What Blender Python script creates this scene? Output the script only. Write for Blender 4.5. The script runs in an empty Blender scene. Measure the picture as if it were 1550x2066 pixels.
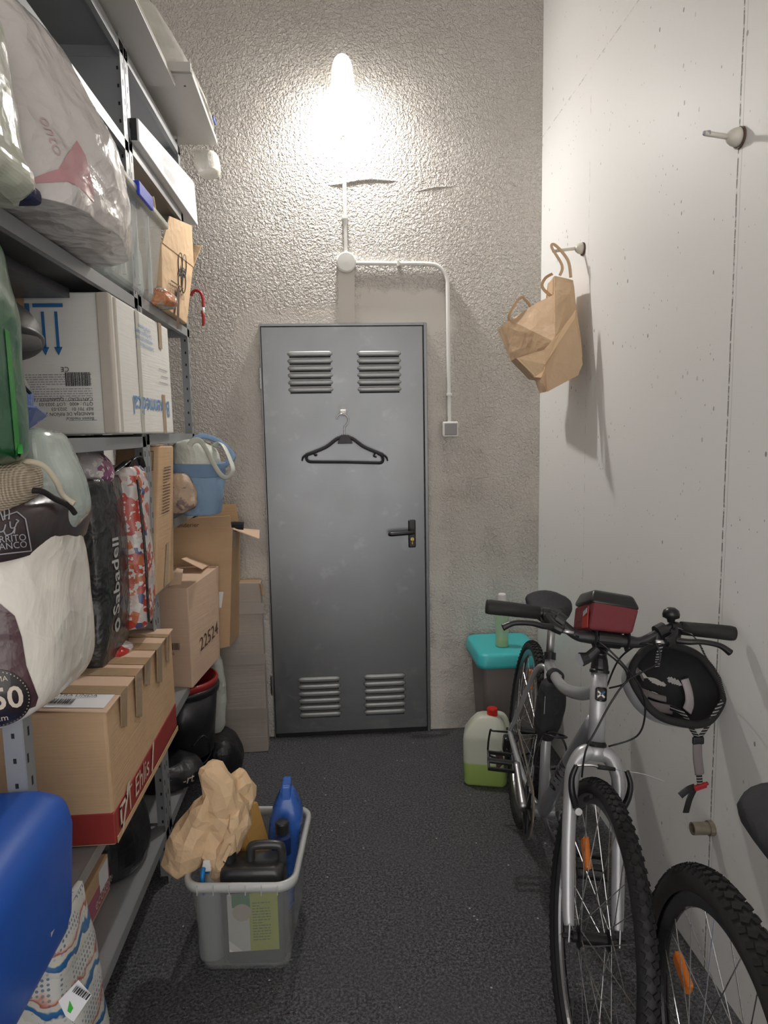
import bpy, bmesh, math, random
from mathutils import Vector, Matrix, noise
from mathutils.bvhtree import BVHTree
random.seed(7)
PI = math.pi
S = bpy.context.scene
COL = S.collection

# ---------------------------------------------------------------- camera, light, exposure
def make_camera():
    x, y, z, yaw, pitch, roll, F = -0.04734, -3.26615, 1.51003, 0.068, 0.11953, -0.01805, 1368.24
    f = Vector((math.sin(yaw)*math.cos(pitch), math.cos(yaw)*math.cos(pitch), -math.sin(pitch)))
    r = Vector((math.cos(yaw), -math.sin(yaw), 0)); u = r.cross(f)
    r2 = r*math.cos(roll)+u*math.sin(roll); u2 = -r*math.sin(roll)+u*math.cos(roll)
    cd = bpy.data.cameras.new('camera'); co = bpy.data.objects.new('camera', cd); COL.objects.link(co)
    M = Matrix(((r2.x, u2.x, -f.x, x), (r2.y, u2.y, -f.y, y), (r2.z, u2.z, -f.z, z), (0, 0, 0, 1)))
    co.matrix_world = M
    cd.sensor_fit = 'VERTICAL'; cd.sensor_height = 36.0; cd.lens = F/2066*36.0
    cd.clip_start = 0.02
    S.camera = co
make_camera()
S.view_settings.view_transform = 'Standard'
S.view_settings.look = 'None'
S.view_settings.gamma = 1
S.view_settings.use_curve_mapping = False
S.view_settings.exposure = 1.0
w = bpy.data.worlds.new('world'); S.world = w; w.use_nodes = True
w.node_tree.nodes['Background'].inputs[0].default_value = (1.0, 0.97, 0.93, 1)   # added soft fill without a seen source, entering through the opening behind the camera
w.node_tree.nodes['Background'].inputs[1].default_value = 1.05
LENS_STRENGTH = 660.0       # the bare lower end of the bulb, pointing down
LAMP_STRENGTH = 34.0       # the bulkhead lamp on the back wall, the only lamp in the room
LAMP_COLOR = (1.0, 0.97, 0.925)

# ---------------------------------------------------------------- mesh helpers (all in world metres)
ORG = {}
def obj(name, bm, m, parent=None, smooth=False, base=None):
    if parent is None:
        if base is None:
            lo = [min(v.co[i] for v in bm.verts) for i in range(3)]; hi = [max(v.co[i] for v in bm.verts) for i in range(3)]
            base = Vector(((lo[0]+hi[0])/2, (lo[1]+hi[1])/2, lo[2]))
        base = Vector(base)
    else:
        base = Vector(ORG[parent.name])
    bm.transform(Matrix.Translation(-base))
    me = bpy.data.meshes.new(name); bm.to_mesh(me); bm.free()
    for p in me.polygons: p.use_smooth = smooth
    if isinstance(m, (list, tuple)):
        for k in m: me.materials.append(k)
    elif m: me.materials.append(m)
    o = bpy.data.objects.new(name, me); COL.objects.link(o)
    if parent is None: o.location = base
    else: o.parent = parent
    ORG[o.name] = base
    if smooth:
        md = o.modifiers.new('n', 'WEIGHTED_NORMAL') if False else None
    return o
def thing(name, label, cat, base, group=None):
    o = bpy.data.objects.new(name, None); COL.objects.link(o); o.location = base
    o.empty_display_size = 0.05
    ORG[o.name] = Vector(base); return tag(o, label, cat, group)
def tag(o, label, cat, group=None, kind=None):
    o['label'] = label; o['category'] = cat
    if group: o['group'] = group
    if kind: o['kind'] = kind
    return o
def struct(o): o['kind'] = 'structure'; return o

def newbm(): return bmesh.new()
def join(*bms):
    out = bms[0]
    for b in bms[1:]:
        me = bpy.data.meshes.new('t'); b.to_mesh(me); b.free(); out.from_mesh(me); bpy.data.meshes.remove(me)
    return out
def hexa(c, bev=0.0, seg=2):
    bm = bmesh.new(); v = [bm.verts.new(p) for p in c]
    for f in ((3, 2, 1, 0), (4, 5, 6, 7), (0, 1, 5, 4), (1, 2, 6, 5), (2, 3, 7, 6), (3, 0, 4, 7)): bm.faces.new([v[i] for i in f])
    if bev: bmesh.ops.bevel(bm, geom=bm.edges[:], offset=bev, segments=seg, affect='EDGES', profile=0.5)
    bmesh.ops.recalc_face_normals(bm, faces=bm.faces)
    return bm
def box(x0, x1, y0, y1, z0, z1, bev=0.0, seg=2):
    return hexa([(x0, y0, z0), (x1, y0, z0), (x1, y1, z0), (x0, y1, z0), (x0, y0, z1), (x1, y0, z1), (x1, y1, z1), (x0, y1, z1)], bev, seg)
def obox(c, u, v, w_, su, sv, sw, bev=0.0, seg=2):
    c = Vector(c); u = Vector(u).normalized()*su/2; v = Vector(v).normalized()*sv/2; w_ = Vector(w_).normalized()*sw/2
    return hexa([c-u-v-w_, c+u-v-w_, c+u+v-w_, c-u+v-w_, c-u-v+w_, c+u-v+w_, c+u+v+w_, c-u+v+w_], bev, seg)
def catmull(P, n):
    P = [Vector(p) for p in P]
    if len(P) < 3:
        return [P[0].lerp(P[-1], i/n) for i in range(n+1)]
    out = []
    for i in range(len(P)-1):
        a = P[max(i-1, 0)]; b = P[i]; c = P[i+1]; d = P[min(i+2, len(P)-1)]
        for k in range(n):
            t = k/n
            out.append(0.5*((2*b)+(c-a)*t+(2*a-5*b+4*c-d)*t*t+(3*b-a-3*c+d)*t**3))
    out.append(P[-1]); return out
def tube(P, r, seg=10, sm=0, closed=False, cap=True, flat=None, up=None):
    """swept tube; r number or list; flat=(w,t) makes a ribbon/rect-ellipse section"""
    P = [Vector(p) for p in P]
    if sm:
        n0 = len(P); 
        if isinstance(r, (list, tuple)):
            rr = []
            for i in range(n0-1):
                for k in range(sm): rr.append(r[i]+(r[i+1]-r[i])*k/sm)
            rr.append(r[-1]); r = rr
        P = catmull(P, sm)
    n = len(P)
    if not isinstance(r, (list, tuple)): r = [r]*n
    bm = bmesh.new(); rings = []
    t0 = (P[1]-P[0]).normalized()
    a = Vector(up) if up else Vector((0, 0, 1))
    if abs(a.dot(t0)) > 0.95: a = Vector((1, 0, 0))
    for i in range(n):
        if closed: t = (P[(i+1) % n]-P[i-1]).normalized()
        else: t = (P[min(i+1, n-1)]-P[max(i-1, 0)]).normalized()
        a = (a-t*a.dot(t)).normalized(); b = t.cross(a)
        ring = []
        for k in range(seg):
            q = 2*PI*k/seg
            if flat: c_, s_ = flat[0]*math.cos(q), flat[1]*math.sin(q)
            else: c_, s_ = r[i]*math.cos(q), r[i]*math.sin(q)
            ring.append(bm.verts.new(P[i]+b*c_+a*s_))
        rings.append(ring)
    m = n if closed else n-1
    for i in range(m):
        A, B = rings[i], rings[(i+1) % n]
        for k in range(seg): bm.faces.new((A[k], A[(k+1) % seg], B[(k+1) % seg], B[k]))
    if cap and not closed:
        bm.faces.new(rings[0][::-1]); bm.faces.new(rings[-1])
    bmesh.ops.recalc_face_normals(bm, faces=bm.faces)
    return bm
def lathe(c, axis, prof, seg=32, ref=None, closed=False):
    """prof = [(radius, along)]"""
    c = Vector(c); ax = Vector(axis).normalized()
    a = Vector(ref) if ref else (Vector((0, 0, 1)) if abs(ax.z) < .9 else Vector((1, 0, 0)))
    a = (a-ax*a.dot(ax)).normalized(); b = ax.cross(a)
    bm = bmesh.new(); R = []
    for (r, h) in prof:
        if r < 1e-6: R.append([bm.verts.new(c+ax*h)])
        else: R.append([bm.verts.new(c+ax*h+(a*math.cos(2*PI*k/seg)+b*math.sin(2*PI*k/seg))*r) for k in range(seg)])
    pairs = list(zip(R, R[1:]))+([(R[-1], R[0])] if closed else [])
    for A, B in pairs:
        if len(A) == 1 and len(B) == 1: continue
        for k in range(seg):
            j = (k+1) % seg
            if len(A) == 1: bm.faces.new((A[0], B[k], B[j]))
            elif len(B) == 1: bm.faces.new((A[k], A[j], B[0]))
            else: bm.faces.new((A[k], A[j], B[j], B[k]))
    bmesh.ops.recalc_face_normals(bm, faces=bm.faces)
    return bm
def sheet(P, t=0.001, bend=None):
    """thin prism from 3+ coplanar-ish points; thickness along the normal"""
    P = [Vector(p) for p in P]
    n = (P[1]-P[0]).cross(P[2]-P[0]).normalized()*t
    bm = bmesh.new(); A = [bm.verts.new(p) for p in P]; B = [bm.verts.new(p+n) for p in P]
    bm.faces.new(A[::-1]); bm.faces.new(B)
    for i in range(len(P)):
        j = (i+1) % len(P); bm.faces.new((A[i], A[j], B[j], B[i]))
    return bm
def rnd_noise(p, f, seed=0):
    return noise.noise(Vector((p[0]*f+seed*7.3, p[1]*f-seed*3.1, p[2]*f+seed*1.7)))
def crease(p, f, seed=0):
    q = Vector((p[0]*f+seed*7.3, p[1]*f-seed*3.1, p[2]*f+seed*1.7))
    d, _ = noise.voronoi(q)
    return d[0]
def crumple(bm, amp, f=8, seed=0, amp2=None, f2=None, zmin=None):
    bm.normal_update()
    D = []
    for v in bm.verts:
        d = amp*rnd_noise(v.co, f, seed)+amp*0.9*(crease(v.co, f*1.1, seed)-.35)
        if amp2: d += amp2*(crease(v.co, f2, seed+3)-.35)
        D.append((v, v.normal*d))
    for v, d in D: v.co += d
    if zmin is not None:
        for v in bm.verts: v.co.z = max(v.co.z, zmin)
    return bm
def loft(rows, cy, ry, e=2.3, seg=40, sub=5, endk=.35, dy=None, cap=True):
    """rows=[(z,xL,xR)] horizontal sections around y=cy with half depth ry"""
    rows = sorted(rows)
    mx = max((b-a) for _, a, b in rows)/2
    ctrl = []
    for i, (z, a, b) in enumerate(rows):
        rx = max((b-a)/2, .002); k = (rx/mx)**endk
        y_ = cy[i] if isinstance(cy, (list, tuple)) else cy
        r_ = ry[i] if isinstance(ry, (list, tuple)) else ry*k
        ctrl.append(((a+b)/2, y_, z, rx, r_))
    C = catmull([Vector(c[:3]) for c in ctrl], sub); Q = catmull([Vector((c[3], c[4], 0)) for c in ctrl], sub)
    bm = bmesh.new(); R = []
    for c, q in zip(C, Q):
        ring = []
        for k in range(seg):
            t = 2*PI*k/seg; ct, st = math.cos(t), math.sin(t)
            ring.append(bm.verts.new((c.x+max(q.x, .001)*math.copysign(abs(ct)**(2/e), ct), c.y+max(q.y, .001)*math.copysign(abs(st)**(2/e), st), c.z)))
        R.append(ring)
    for A, B in zip(R, R[1:]):
        for k in range(seg): bm.faces.new((A[k], A[(k+1) % seg], B[(k+1) % seg], B[k]))
    if cap:
        for ring, s in ((R[0], -1), (R[-1], 1)):
            c = sum((v.co for v in ring), Vector())/seg
            inner = []
            prev = ring
            for kk in (.66, .33):
                cur = [bm.verts.new(c+(v.co-c)*kk) for v in ring]
                for k in range(seg): bm.faces.new((prev[k], prev[(k+1) % seg], cur[(k+1) % seg], cur[k]))
                prev = cur
            cv = bm.verts.new(c)
            for k in range(seg): bm.faces.new((prev[k], prev[(k+1) % seg], cv))
    bmesh.ops.recalc_face_normals(bm, faces=bm.faces)
    return bm
def bvh_of(bm): bm.normal_update(); return BVHTree.FromBMesh(bm)
def drape(bm, tree, n, off=.0015):
    n = Vector(n).normalized()
    for v in bm.verts:
        hit = tree.ray_cast(v.co+n*.3, -n, .8)
        if hit[0] is not None: v.co = hit[0]+n*off
    return bm
def gridsheet(O, U, V, nu, nv):
    """flat grid O + a U + b V, to be draped"""
    O, U, V = Vector(O), Vector(U), Vector(V); bm = bmesh.new()
    g = [[bm.verts.new(O+U*(i/nu)+V*(j/nv)) for i in range(nu+1)] for j in range(nv+1)]
    for j in range(nv):
        for i in range(nu): bm.faces.new((g[j][i], g[j][i+1], g[j+1][i+1], g[j+1][i]))
    return bm
def disc_grid(O, U, V, r, r0=0, n=40, rings=6):
    O, U, V = Vector(O), Vector(U).normalized(), Vector(V).normalized(); bm = bmesh.new(); R = []
    for j in range(rings+1):
        q = r0+(r-r0)*j/rings
        R.append([bm.verts.new(O+(U*math.cos(2*PI*k/n)+V*math.sin(2*PI*k/n))*max(q, .0005)) for k in range(n)])
    for A, B in zip(R, R[1:]):
        for k in range(n): bm.faces.new((A[k], A[(k+1) % n], B[(k+1) % n], B[k]))
    return bm
def textbm(s, O, U, V, size, bold=0.0, align='LEFT', shear=0.0):
    cu = bpy.data.curves.new('t', 'FONT'); cu.body = s; cu.size = size; cu.offset = bold*size; cu.align_x = align; cu.shear = shear
    cu.resolution_u = 3
    to = bpy.data.objects.new('t', cu); COL.objects.link(to)
    dg = bpy.context.evaluated_depsgraph_get(); me = bpy.data.meshes.new_from_object(to.evaluated_get(dg))
    bm = bmesh.new(); bm.from_mesh(me)
    bpy.data.objects.remove(to); bpy.data.curves.remove(cu); bpy.data.meshes.remove(me)
    O, U, V = Vector(O), Vector(U).normalized(), Vector(V).normalized()
    for v in bm.verts: v.co = O+U*v.co.x+V*v.co.y
    bmesh.ops.triangulate(bm, faces=bm.faces)
    return bm
def text(parent, s, O, U, V, size, m, bold=0.0, tree=None, name='lettering', align='LEFT', off=.0012, shear=0.0, dirn=None):
    bm = textbm(s, O, U, V, size, bold, align, shear); n = Vector(dirn) if dirn else Vector(U).cross(Vector(V)).normalized()
    if tree:
        bmesh.ops.subdivide_edges(bm, edges=[e for e in bm.edges if e.calc_length() > .012], cuts=1)
        drape(bm, tree, n, off)
    else:
        for v in bm.verts: v.co += n*off
    return obj(name, bm, m, parent)
def bars(O, U, V, spec, off=.0012, tree=None):
    """spec = [(u0,v0,u1,v1)] flat bars on a face"""
    O, U, V = Vector(O), Vector(U).normalized(), Vector(V).normalized(); n = U.cross(V)*off; bm = bmesh.new()
    for (a, b, c, d) in spec:
        vs = [bm.verts.new(O+n+U*x+V*y) for x, y in ((a, b), (c, b), (c, d), (a, d))]; bm.faces.new(vs)
    if tree: drape(bm, tree, n, off)
    return bm
def barcode(w_, h, n=22, x0=0, y0=0):
    out = []; x = 0; rr = random.Random(3)
    while x < w_:
        t = rr.choice((.0012, .002, .003)); out.append((x0+x, y0, x0+x+t, y0+h)); x += t+rr.choice((.0014, .002))
    return out
def printlines(w_, h, rows, seed=1, cut=.75):
    rr = random.Random(seed); out = []
    for i in range(rows):
        y = h-(i+.6)*h/rows; x = 0; end = w_*(1 if rr.random() < cut else rr.uniform(.3, .8))
        while x < end:
            L = rr.uniform(.004, .014); out.append((x, y, min(x+L, end), y+h/rows*.38)); x += L+.0025
    return out

# ---------------------------------------------------------------- materials
class NT:
    def __init__(s, name):
        s.m = bpy.data.materials.new(name); s.m.use_nodes = True; s.t = s.m.node_tree; s.n = s.t.nodes; s.l = s.t.links
        s.b = s.n['Principled BSDF']; s.o = s.n['Material Output']
        s.tc = s.n.new('ShaderNodeTexCoord').outputs['Object']
    def new(s, t, **k):
        n = s.n.new(t)
        for a, v in k.items():
            if hasattr(n, a) and a not in ('Scale',): setattr(n, a, v)
        return n
    def noise(s, scale, detail=3, rough=.5, vec=None, dist=0):
        n = s.n.new('ShaderNodeTexNoise'); n.inputs['Scale'].default_value = scale; n.inputs['Detail'].default_value = detail
        n.inputs['Roughness'].default_value = rough; n.inputs['Distortion'].default_value = dist
        s.l.new(vec or s.tc, n.inputs['Vector']); return n.outputs['Fac']
    def voro(s, scale, feature='F1', out='Distance', vec=None, rand=1):
        n = s.n.new('ShaderNodeTexVoronoi'); n.feature = feature; n.inputs['Scale'].default_value = scale; n.inputs['Randomness'].default_value = rand
        s.l.new(vec or s.tc, n.inputs['Vector']); return n.outputs[out]
    def ramp(s, x, stops):
        n = s.n.new('ShaderNodeValToRGB'); e = n.color_ramp.elements
        while len(e) < len(stops): e.new(.5)
        for k, (p, c) in enumerate(stops):
            e[k].position = p; e[k].color = (c[0], c[1], c[2], 1) if isinstance(c, (tuple, list)) else (c, c, c, 1)
        s.l.new(x, n.inputs['Fac']); return n.outputs['Color']
    def mix(s, f, a, b, mode='MIX'):
        n = s.n.new('ShaderNodeMix'); n.data_type = 'RGBA'; n.blend_type = mode
        for sock, v in ((n.inputs[0], f), (n.inputs[6], a), (n.inputs[7], b)):
            if isinstance(v, (int, float)): sock.default_value = v if sock == n.inputs[0] else (v, v, v, 1)
            elif isinstance(v, tuple): sock.default_value = (*v, 1)
            else: s.l.new(v, sock)
        return n.outputs[2]
    def math(s, op, a, b=None, c=None):
        n = s.n.new('ShaderNodeMath'); n.operation = op
        for i, v in enumerate((a, b, c)):
            if v is None: continue
            if isinstance(v, (int, float)): n.inputs[i].default_value = v
            else: s.l.new(v, n.inputs[i])
        return n.outputs[0]
    def mapping(s, scale=(1, 1, 1), rot=(0, 0, 0), vec=None):
        n = s.n.new('ShaderNodeMapping'); n.inputs['Scale'].default_value = scale; n.inputs['Rotation'].default_value = rot
        s.l.new(vec or s.tc, n.inputs['Vector']); return n.outputs[0]
    def xyz(s):
        n = s.n.new('ShaderNodeSeparateXYZ'); s.l.new(s.tc, n.inputs[0]); return n.outputs
    def bump(s, h, strength, dist, prev=None):
        n = s.n.new('ShaderNodeBump'); n.inputs['Strength'].default_value = strength; n.inputs['Distance'].default_value = dist
        s.l.new(h, n.inputs['Height'])
        if prev is not None: s.l.new(prev, n.inputs['Normal'])
        return n.outputs[0]
    def set(s, **k):
        names = {'color': 'Base Color', 'rough': 'Roughness', 'metal': 'Metallic', 'normal': 'Normal', 'alpha': 'Alpha', 'coat': 'Coat Weight',
                 'trans': 'Transmission Weight', 'ior': 'IOR', 'spec': 'Specular IOR Level', 'coatr': 'Coat Roughness', 'sheen': 'Sheen Weight', 'sub': 'Subsurface Weight'}
        for a, v in k.items():
            i = s.b.inputs[names[a]]
            if isinstance(v, (int, float)): i.default_value = v
            elif isinstance(v, tuple): i.default_value = (*v, 1)
            else: s.l.new(v, i)
        return s.m
def simple(name, color, rough=.5, metal=0, var=.12, vs=18, bump=0, bs=60, bd=.002, coat=0, spec=.5, alpha=1.0):
    t = NT(name); c2 = tuple(max(0, c*(1-var)) for c in color)
    c = t.mix(t.noise(vs, 4), color, c2)
    kw = dict(color=c, rough=t.math('ADD', t.math('MULTIPLY', t.noise(vs*2.3, 3), .12), max(rough-.06, .02)), metal=metal, coat=coat, spec=spec)
    if bump: kw['normal'] = t.bump(t.noise(bs, 5, .6), bump, bd)
    if alpha < 1: kw['alpha'] = alpha
    return t.set(**kw)
def cardboard(name, color, dark=.8):
    t = NT(name); c2 = tuple(c*dark for c in color)
    v = t.noise(1, 3, vec=t.mapping((5, 5, 60))); c = t.mix(t.math('MULTIPLY', v, .45), color, c2)
    c = t.mix(t.ramp(t.noise(5, 5, .6), [(.45, 0), (.75, .55)]), c, c2)
    h = t.math('ADD', t.noise(1, 2, vec=t.mapping((6, 6, 170))), t.math('MULTIPLY', t.noise(7, 3), 4))
    return t.set(color=c, rough=.72, spec=.25, normal=t.bump(h, .3, .003))
def crinkle(name, color, rough=.35, alpha=None, bs=14, strength=.7, color2=None, dist=.012, metal=0, coat=0, spec=.5, c2range=(.45, .6), c2s=6):
    """plastic / foil / paper bag skin: faceted creases"""
    t = NT(name)
    wv = t.new('ShaderNodeVectorMath'); wv.operation = 'ADD'
    nn = t.new('ShaderNodeTexNoise'); nn.inputs['Scale'].default_value = bs*.6; t.l.new(t.tc, nn.inputs['Vector'])
    sc = t.new('ShaderNodeVectorMath'); sc.operation = 'SCALE'; sc.inputs['Scale'].default_value = .12; t.l.new(nn.outputs['Color'], sc.inputs[0])
    t.l.new(t.tc, wv.inputs[0]); t.l.new(sc.outputs[0], wv.inputs[1]); V = wv.outputs[0]
    h = t.math('ADD', t.voro(bs, vec=V), t.math('MULTIPLY', t.voro(bs*2.7, vec=V), .35))
    h = t.math('ADD', h, t.math('MULTIPLY', t.noise(bs*.5, 4, .6, dist=1.5), .8))
    c = t.mix(t.noise(bs*.7, 4), color, tuple(x*.88 for x in color))
    if color2: c = t.mix(t.ramp(t.noise(c2s, 3), [(c2range[0], 0), (c2range[1], 1)]), c, color2)
    kw = dict(color=c, rough=rough, normal=t.bump(h, strength, dist), metal=metal, coat=coat, spec=spec)
    if alpha is not None: kw['alpha'] = alpha
    return t.set(**kw)

def m_stucco():
    t = NT('stucco_plaster'); X, Y, Z = t.xyz()
    # smooth trowelled patch between the door head and the junction box, and above the door to the right
    edge = t.math('MULTIPLY', t.math('SUBTRACT', t.noise(9, 3), .5), .22)
    x = t.math('ADD', X, edge); z = t.math('ADD', Z, edge)
    def band(v, a, b, soft=.02):
        lo = t.new('ShaderNodeMapRange'); lo.inputs[1].default_value = a-soft; lo.inputs[2].default_value = a+soft; t.l.new(v, lo.inputs[0])
        hi = t.new('ShaderNodeMapRange'); hi.inputs[1].default_value = b-soft; hi.inputs[2].default_value = b+soft; hi.inputs[3].default_value = 1; hi.inputs[4].default_value = 0; t.l.new(v, hi.inputs[0])
        return t.math('MULTIPLY', lo.outputs[0], hi.outputs[0])
    p1 = t.math('MULTIPLY', band(X, -.022, .06, .004), band(Z, 1.95, 2.27, .005))
    p2 = t.math('MULTIPLY', band(x, .05, .52), band(z, 1.95, 2.17))
    p3 = t.math('MULTIPLY', band(x, -.5, -.385), band(z, -.2, 2.0))
    p4 = t.math('MULTIPLY', band(x, .39, .47), band(z, -.2, 2.0))
    p5 = t.math('MULTIPLY', band(x, -.5, .5), band(z, 1.95, 2.08))
    patch = t.math('MAXIMUM', t.math('MAXIMUM', p1, p2), t.math('MAXIMUM', t.math('MULTIPLY', t.math('MAXIMUM', p3, p4), .55), t.math('MULTIPLY', p5, .75)))
    low = t.new('ShaderNodeMapRange'); low.inputs[1].default_value = 1.6; low.inputs[2].default_value = 2.3; low.inputs[3].default_value = .5; low.inputs[4].default_value = 1; t.l.new(Z, low.inputs[0])
    a = t.noise(74, 2, .5, dist=.7); b = t.noise(150, 2, .5); 
    h = t.math('ADD', t.ramp(a, [(.40, 0), (.62, 1)]), t.math('MULTIPLY', t.ramp(b, [(.4, 0), (.65, 1)]), .4))
    lowmask = t.ramp(t.noise(6, 3), [(.35, .35), (.6, 1)])
    keep = t.math('MULTIPLY', t.math('SUBTRACT', 1.0, patch), t.math('MAXIMUM', low.outputs[0], t.math('MULTIPLY', lowmask, .8)))
    h = t.math('MULTIPLY', h, keep)
    h = t.math('ADD', h, t.math('MULTIPLY', t.noise(3.5, 3), 1.6))
    n = t.bump(h, .95, .0065)
    c = t.mix(t.ramp(t.noise(2.2, 4), [(.35, 0), (.7, 1)]), (.80, .755, .70), (.76, .70, .635))
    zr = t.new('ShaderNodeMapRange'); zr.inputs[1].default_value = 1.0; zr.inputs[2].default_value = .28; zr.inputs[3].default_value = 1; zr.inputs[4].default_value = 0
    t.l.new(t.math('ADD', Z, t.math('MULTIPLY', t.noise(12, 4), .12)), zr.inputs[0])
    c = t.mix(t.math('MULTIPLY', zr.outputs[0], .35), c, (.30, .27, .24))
    return t.set(color=c, rough=.42, spec=.5, normal=n)
def m_concrete():
    t = NT('painted_concrete'); X, Y, Z = t.xyz()
    def line(v, at, wd, amt):
        d = t.math('ABSOLUTE', t.math('SUBTRACT', t.math('ADD', v, t.math('MULTIPLY', t.math('SUBTRACT', t.noise(7, 2), .5), .006)), at))
        n = t.new('ShaderNodeMapRange'); n.inputs[1].default_value = wd*.3; n.inputs[2].default_value = wd; n.inputs[3].default_value = amt; n.inputs[4].default_value = 0
        t.l.new(d, n.inputs[0]); return n.outputs[0]
    brk = t.ramp(t.noise(1, 3, .7, vec=t.mapping((20, 20, 60))), [(.38, 0), (.5, 1)])
    brk2 = t.ramp(t.noise(1, 3, .7, vec=t.mapping((30, 30, 30))), [(.45, 0), (.6, 1)])
    l1 = t.math('MULTIPLY', line(Y, -1.598, .0034, 1.0), brk)
    l2 = t.math('MULTIPLY', line(Y, -.612, .0026, .5), t.math('MULTIPLY', brk2, t.math('LESS_THAN', Z, 2.84)))
    l3 = t.math('MULTIPLY', line(Z, 2.846, .003, .6), brk2)
    l4 = line(Y, -1.612, .0016, .35)
    lines = t.math('MAXIMUM', t.math('MAXIMUM', l1, l2), t.math('MAXIMUM', l3, l4))
    v = t.voro(17, vec=t.mapping((1, 1.25, .75))); m = t.ramp(t.noise(5, 2), [(.45, 0), (.62, 1)])
    pit = t.math('MULTIPLY', t.math('LESS_THAN', v, .085), m)
    v2 = t.voro(36, vec=t.mapping((1, 1.3, .8))); pit2 = t.math('MULTIPLY', t.math('LESS_THAN', v2, .09), t.ramp(t.noise(4, 2, vec=t.mapping((1.3, 1.1, .9))), [(.5, 0), (.6, 1)]))
    pits = t.math('MAXIMUM', pit, pit2)
    c = t.mix(t.noise(1.5, 4), (.83, .825, .81), (.80, .79, .775))
    lowz = t.new('ShaderNodeMapRange'); lowz.inputs[1].default_value = .35; lowz.inputs[2].default_value = .95; lowz.inputs[3].default_value = 1; lowz.inputs[4].default_value = 0; t.l.new(Z, lowz.inputs[0])
    peel = t.math('MULTIPLY', t.ramp(t.noise(28, 6, .75), [(.62, 0), (.68, 1)]), lowz.outputs[0])
    c = t.mix(t.math('MULTIPLY', peel, .6), c, (.50, .43, .34))
    c = t.mix(t.math('MULTIPLY', pits, .8), c, (.20, .19, .17))
    c = t.mix(lines, c, (.13, .115, .10))
    h = t.math('SUBTRACT', t.math('MULTIPLY', t.noise(60, 4), .12), t.math('ADD', pits, t.math('MULTIPLY', lines, .8)))
    h = t.math('SUBTRACT', h, peel)
    return t.set(color=c, rough=.5, spec=.4, normal=t.bump(t.math('ADD', h, t.math('MULTIPLY', t.noise(4, 2), .5)), .5, .003))
def m_asphalt():
    t = NT('black_asphalt')
    g = t.noise(120, 5, .85); big = t.noise(2.2, 4, .6)
    c = t.mix(t.ramp(g, [(.44, 0), (.60, 1)]), (.016, .017, .020), (.22, .222, .235))
    c = t.mix(t.ramp(big, [(.4, 0), (.7, .5)]), c, (.10, .10, .105))
    fl = t.math('LESS_THAN', t.voro(60), .10); fm = t.ramp(t.noise(6, 2), [(.5, 0), (.6, 1)])
    c = t.mix(t.math('MULTIPLY', fl, fm), c, (.45, .42, .36))
    c = t.mix(t.math('LESS_THAN', t.voro(15), .05), c, (.6, .57, .5))
    h = t.math('ADD', g, t.math('MULTIPLY', t.voro(130), .8))
    return t.set(color=c, rough=t.ramp(t.noise(5, 3), [(.3, .38), (.7, .6)]), spec=.5, normal=t.bump(h, .9, .005))
def m_galv():
    t = NT('galvanised_steel'); X, Y, Z = t.xyz()
    sp = t.voro(9, out='Color'); s2 = t.noise(40, 5, .6)
    c = t.mix(t.noise(2.5, 4, .6), (.275, .282, .292), (.205, .212, .222))
    
    c = t.mix(t.ramp(t.noise(9, 5, .7), [(.58, 0), (.75, .5)]), c, (.36, .37, .38))
    # dusty scuffs near the foot of the leaf
    low = t.new('ShaderNodeMapRange'); low.inputs[1].default_value = .1; low.inputs[2].default_value = .7; low.inputs[3].default_value = 1; low.inputs[4].default_value = 0; t.l.new(Z, low.inputs[0])
    d = t.math('MULTIPLY', t.ramp(t.noise(11, 5, .7, dist=1.2), [(.5, 0), (.68, 1)]), low.outputs[0])
    c = t.mix(t.math('MULTIPLY', d, .4), c, (.26, .26, .245))
    r = t.math('ADD', t.math('MULTIPLY', t.noise(3, 4), .16), .30)
    return t.set(color=c, metal=.88, rough=t.math('ADD', r, t.math('MULTIPLY', d, .25)), normal=t.bump(t.math('ADD', s2, t.math('MULTIPLY', t.noise(2, 1), 3)), .06, .004))
M = {}
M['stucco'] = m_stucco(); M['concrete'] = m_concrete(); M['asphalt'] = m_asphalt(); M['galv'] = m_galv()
M['plaster'] = simple('white_plaster', (.80, .78, .75), .7, bump=.3, bs=30)
M['white_pl'] = simple('white_plastic', (.78, .77, .74), .35, var=.05)
M['cream_pl'] = simple('cream_plastic', (.70, .66, .58), .4, var=.12)
M['grey_btn'] = simple('grey_switch_plastic', (.30, .29, .29), .4, var=.05)
M['black_pl'] = simple('black_plastic', (.018, .018, .02), .42, var=.2)
M['black_satin'] = simple('black_satin_metal', (.012, .012, .013), .3, var=.1)
M['brass'] = simple('brass', (.55, .38, .12), .35, metal=1)
M['steel'] = simple('bright_steel', (.62, .62, .62), .28, metal=1)
M['galv_light'] = simple('lightened_louvre_steel', (.40, .41, .41), .38, metal=.45, var=.15)  # paler, less metallic copy of the door steel, to make the slats look lit
M['alu'] = simple('brushed_aluminium', (.55, .55, .56), .38, metal=1, bump=.05)
M['shelf'] = simple('grey_painted_steel', (.36, .37, .38), .42, metal=.35, var=.12, vs=7)
M['shelf_dark'] = simple('dark_slot', (.01, .01, .011), .6)
M['cb'] = cardboard('brown_cardboard', (.62, .415, .25))
M['cb_light'] = cardboard('light_cardboard', (.72, .51, .37))
M['cb_dark'] = cardboard('dark_cardboard', (.45, .29, .16))
M['cb_grey'] = cardboard('grey_cardboard', (.42, .37, .33))
M['cb_white'] = cardboard('white_cardboard', (.84, .82, .78), .88)
M['kraft'] = crinkle('kraft_paper', (.62, .43, .27), .6, bs=10, strength=.55, spec=.3, dist=.01)
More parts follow.
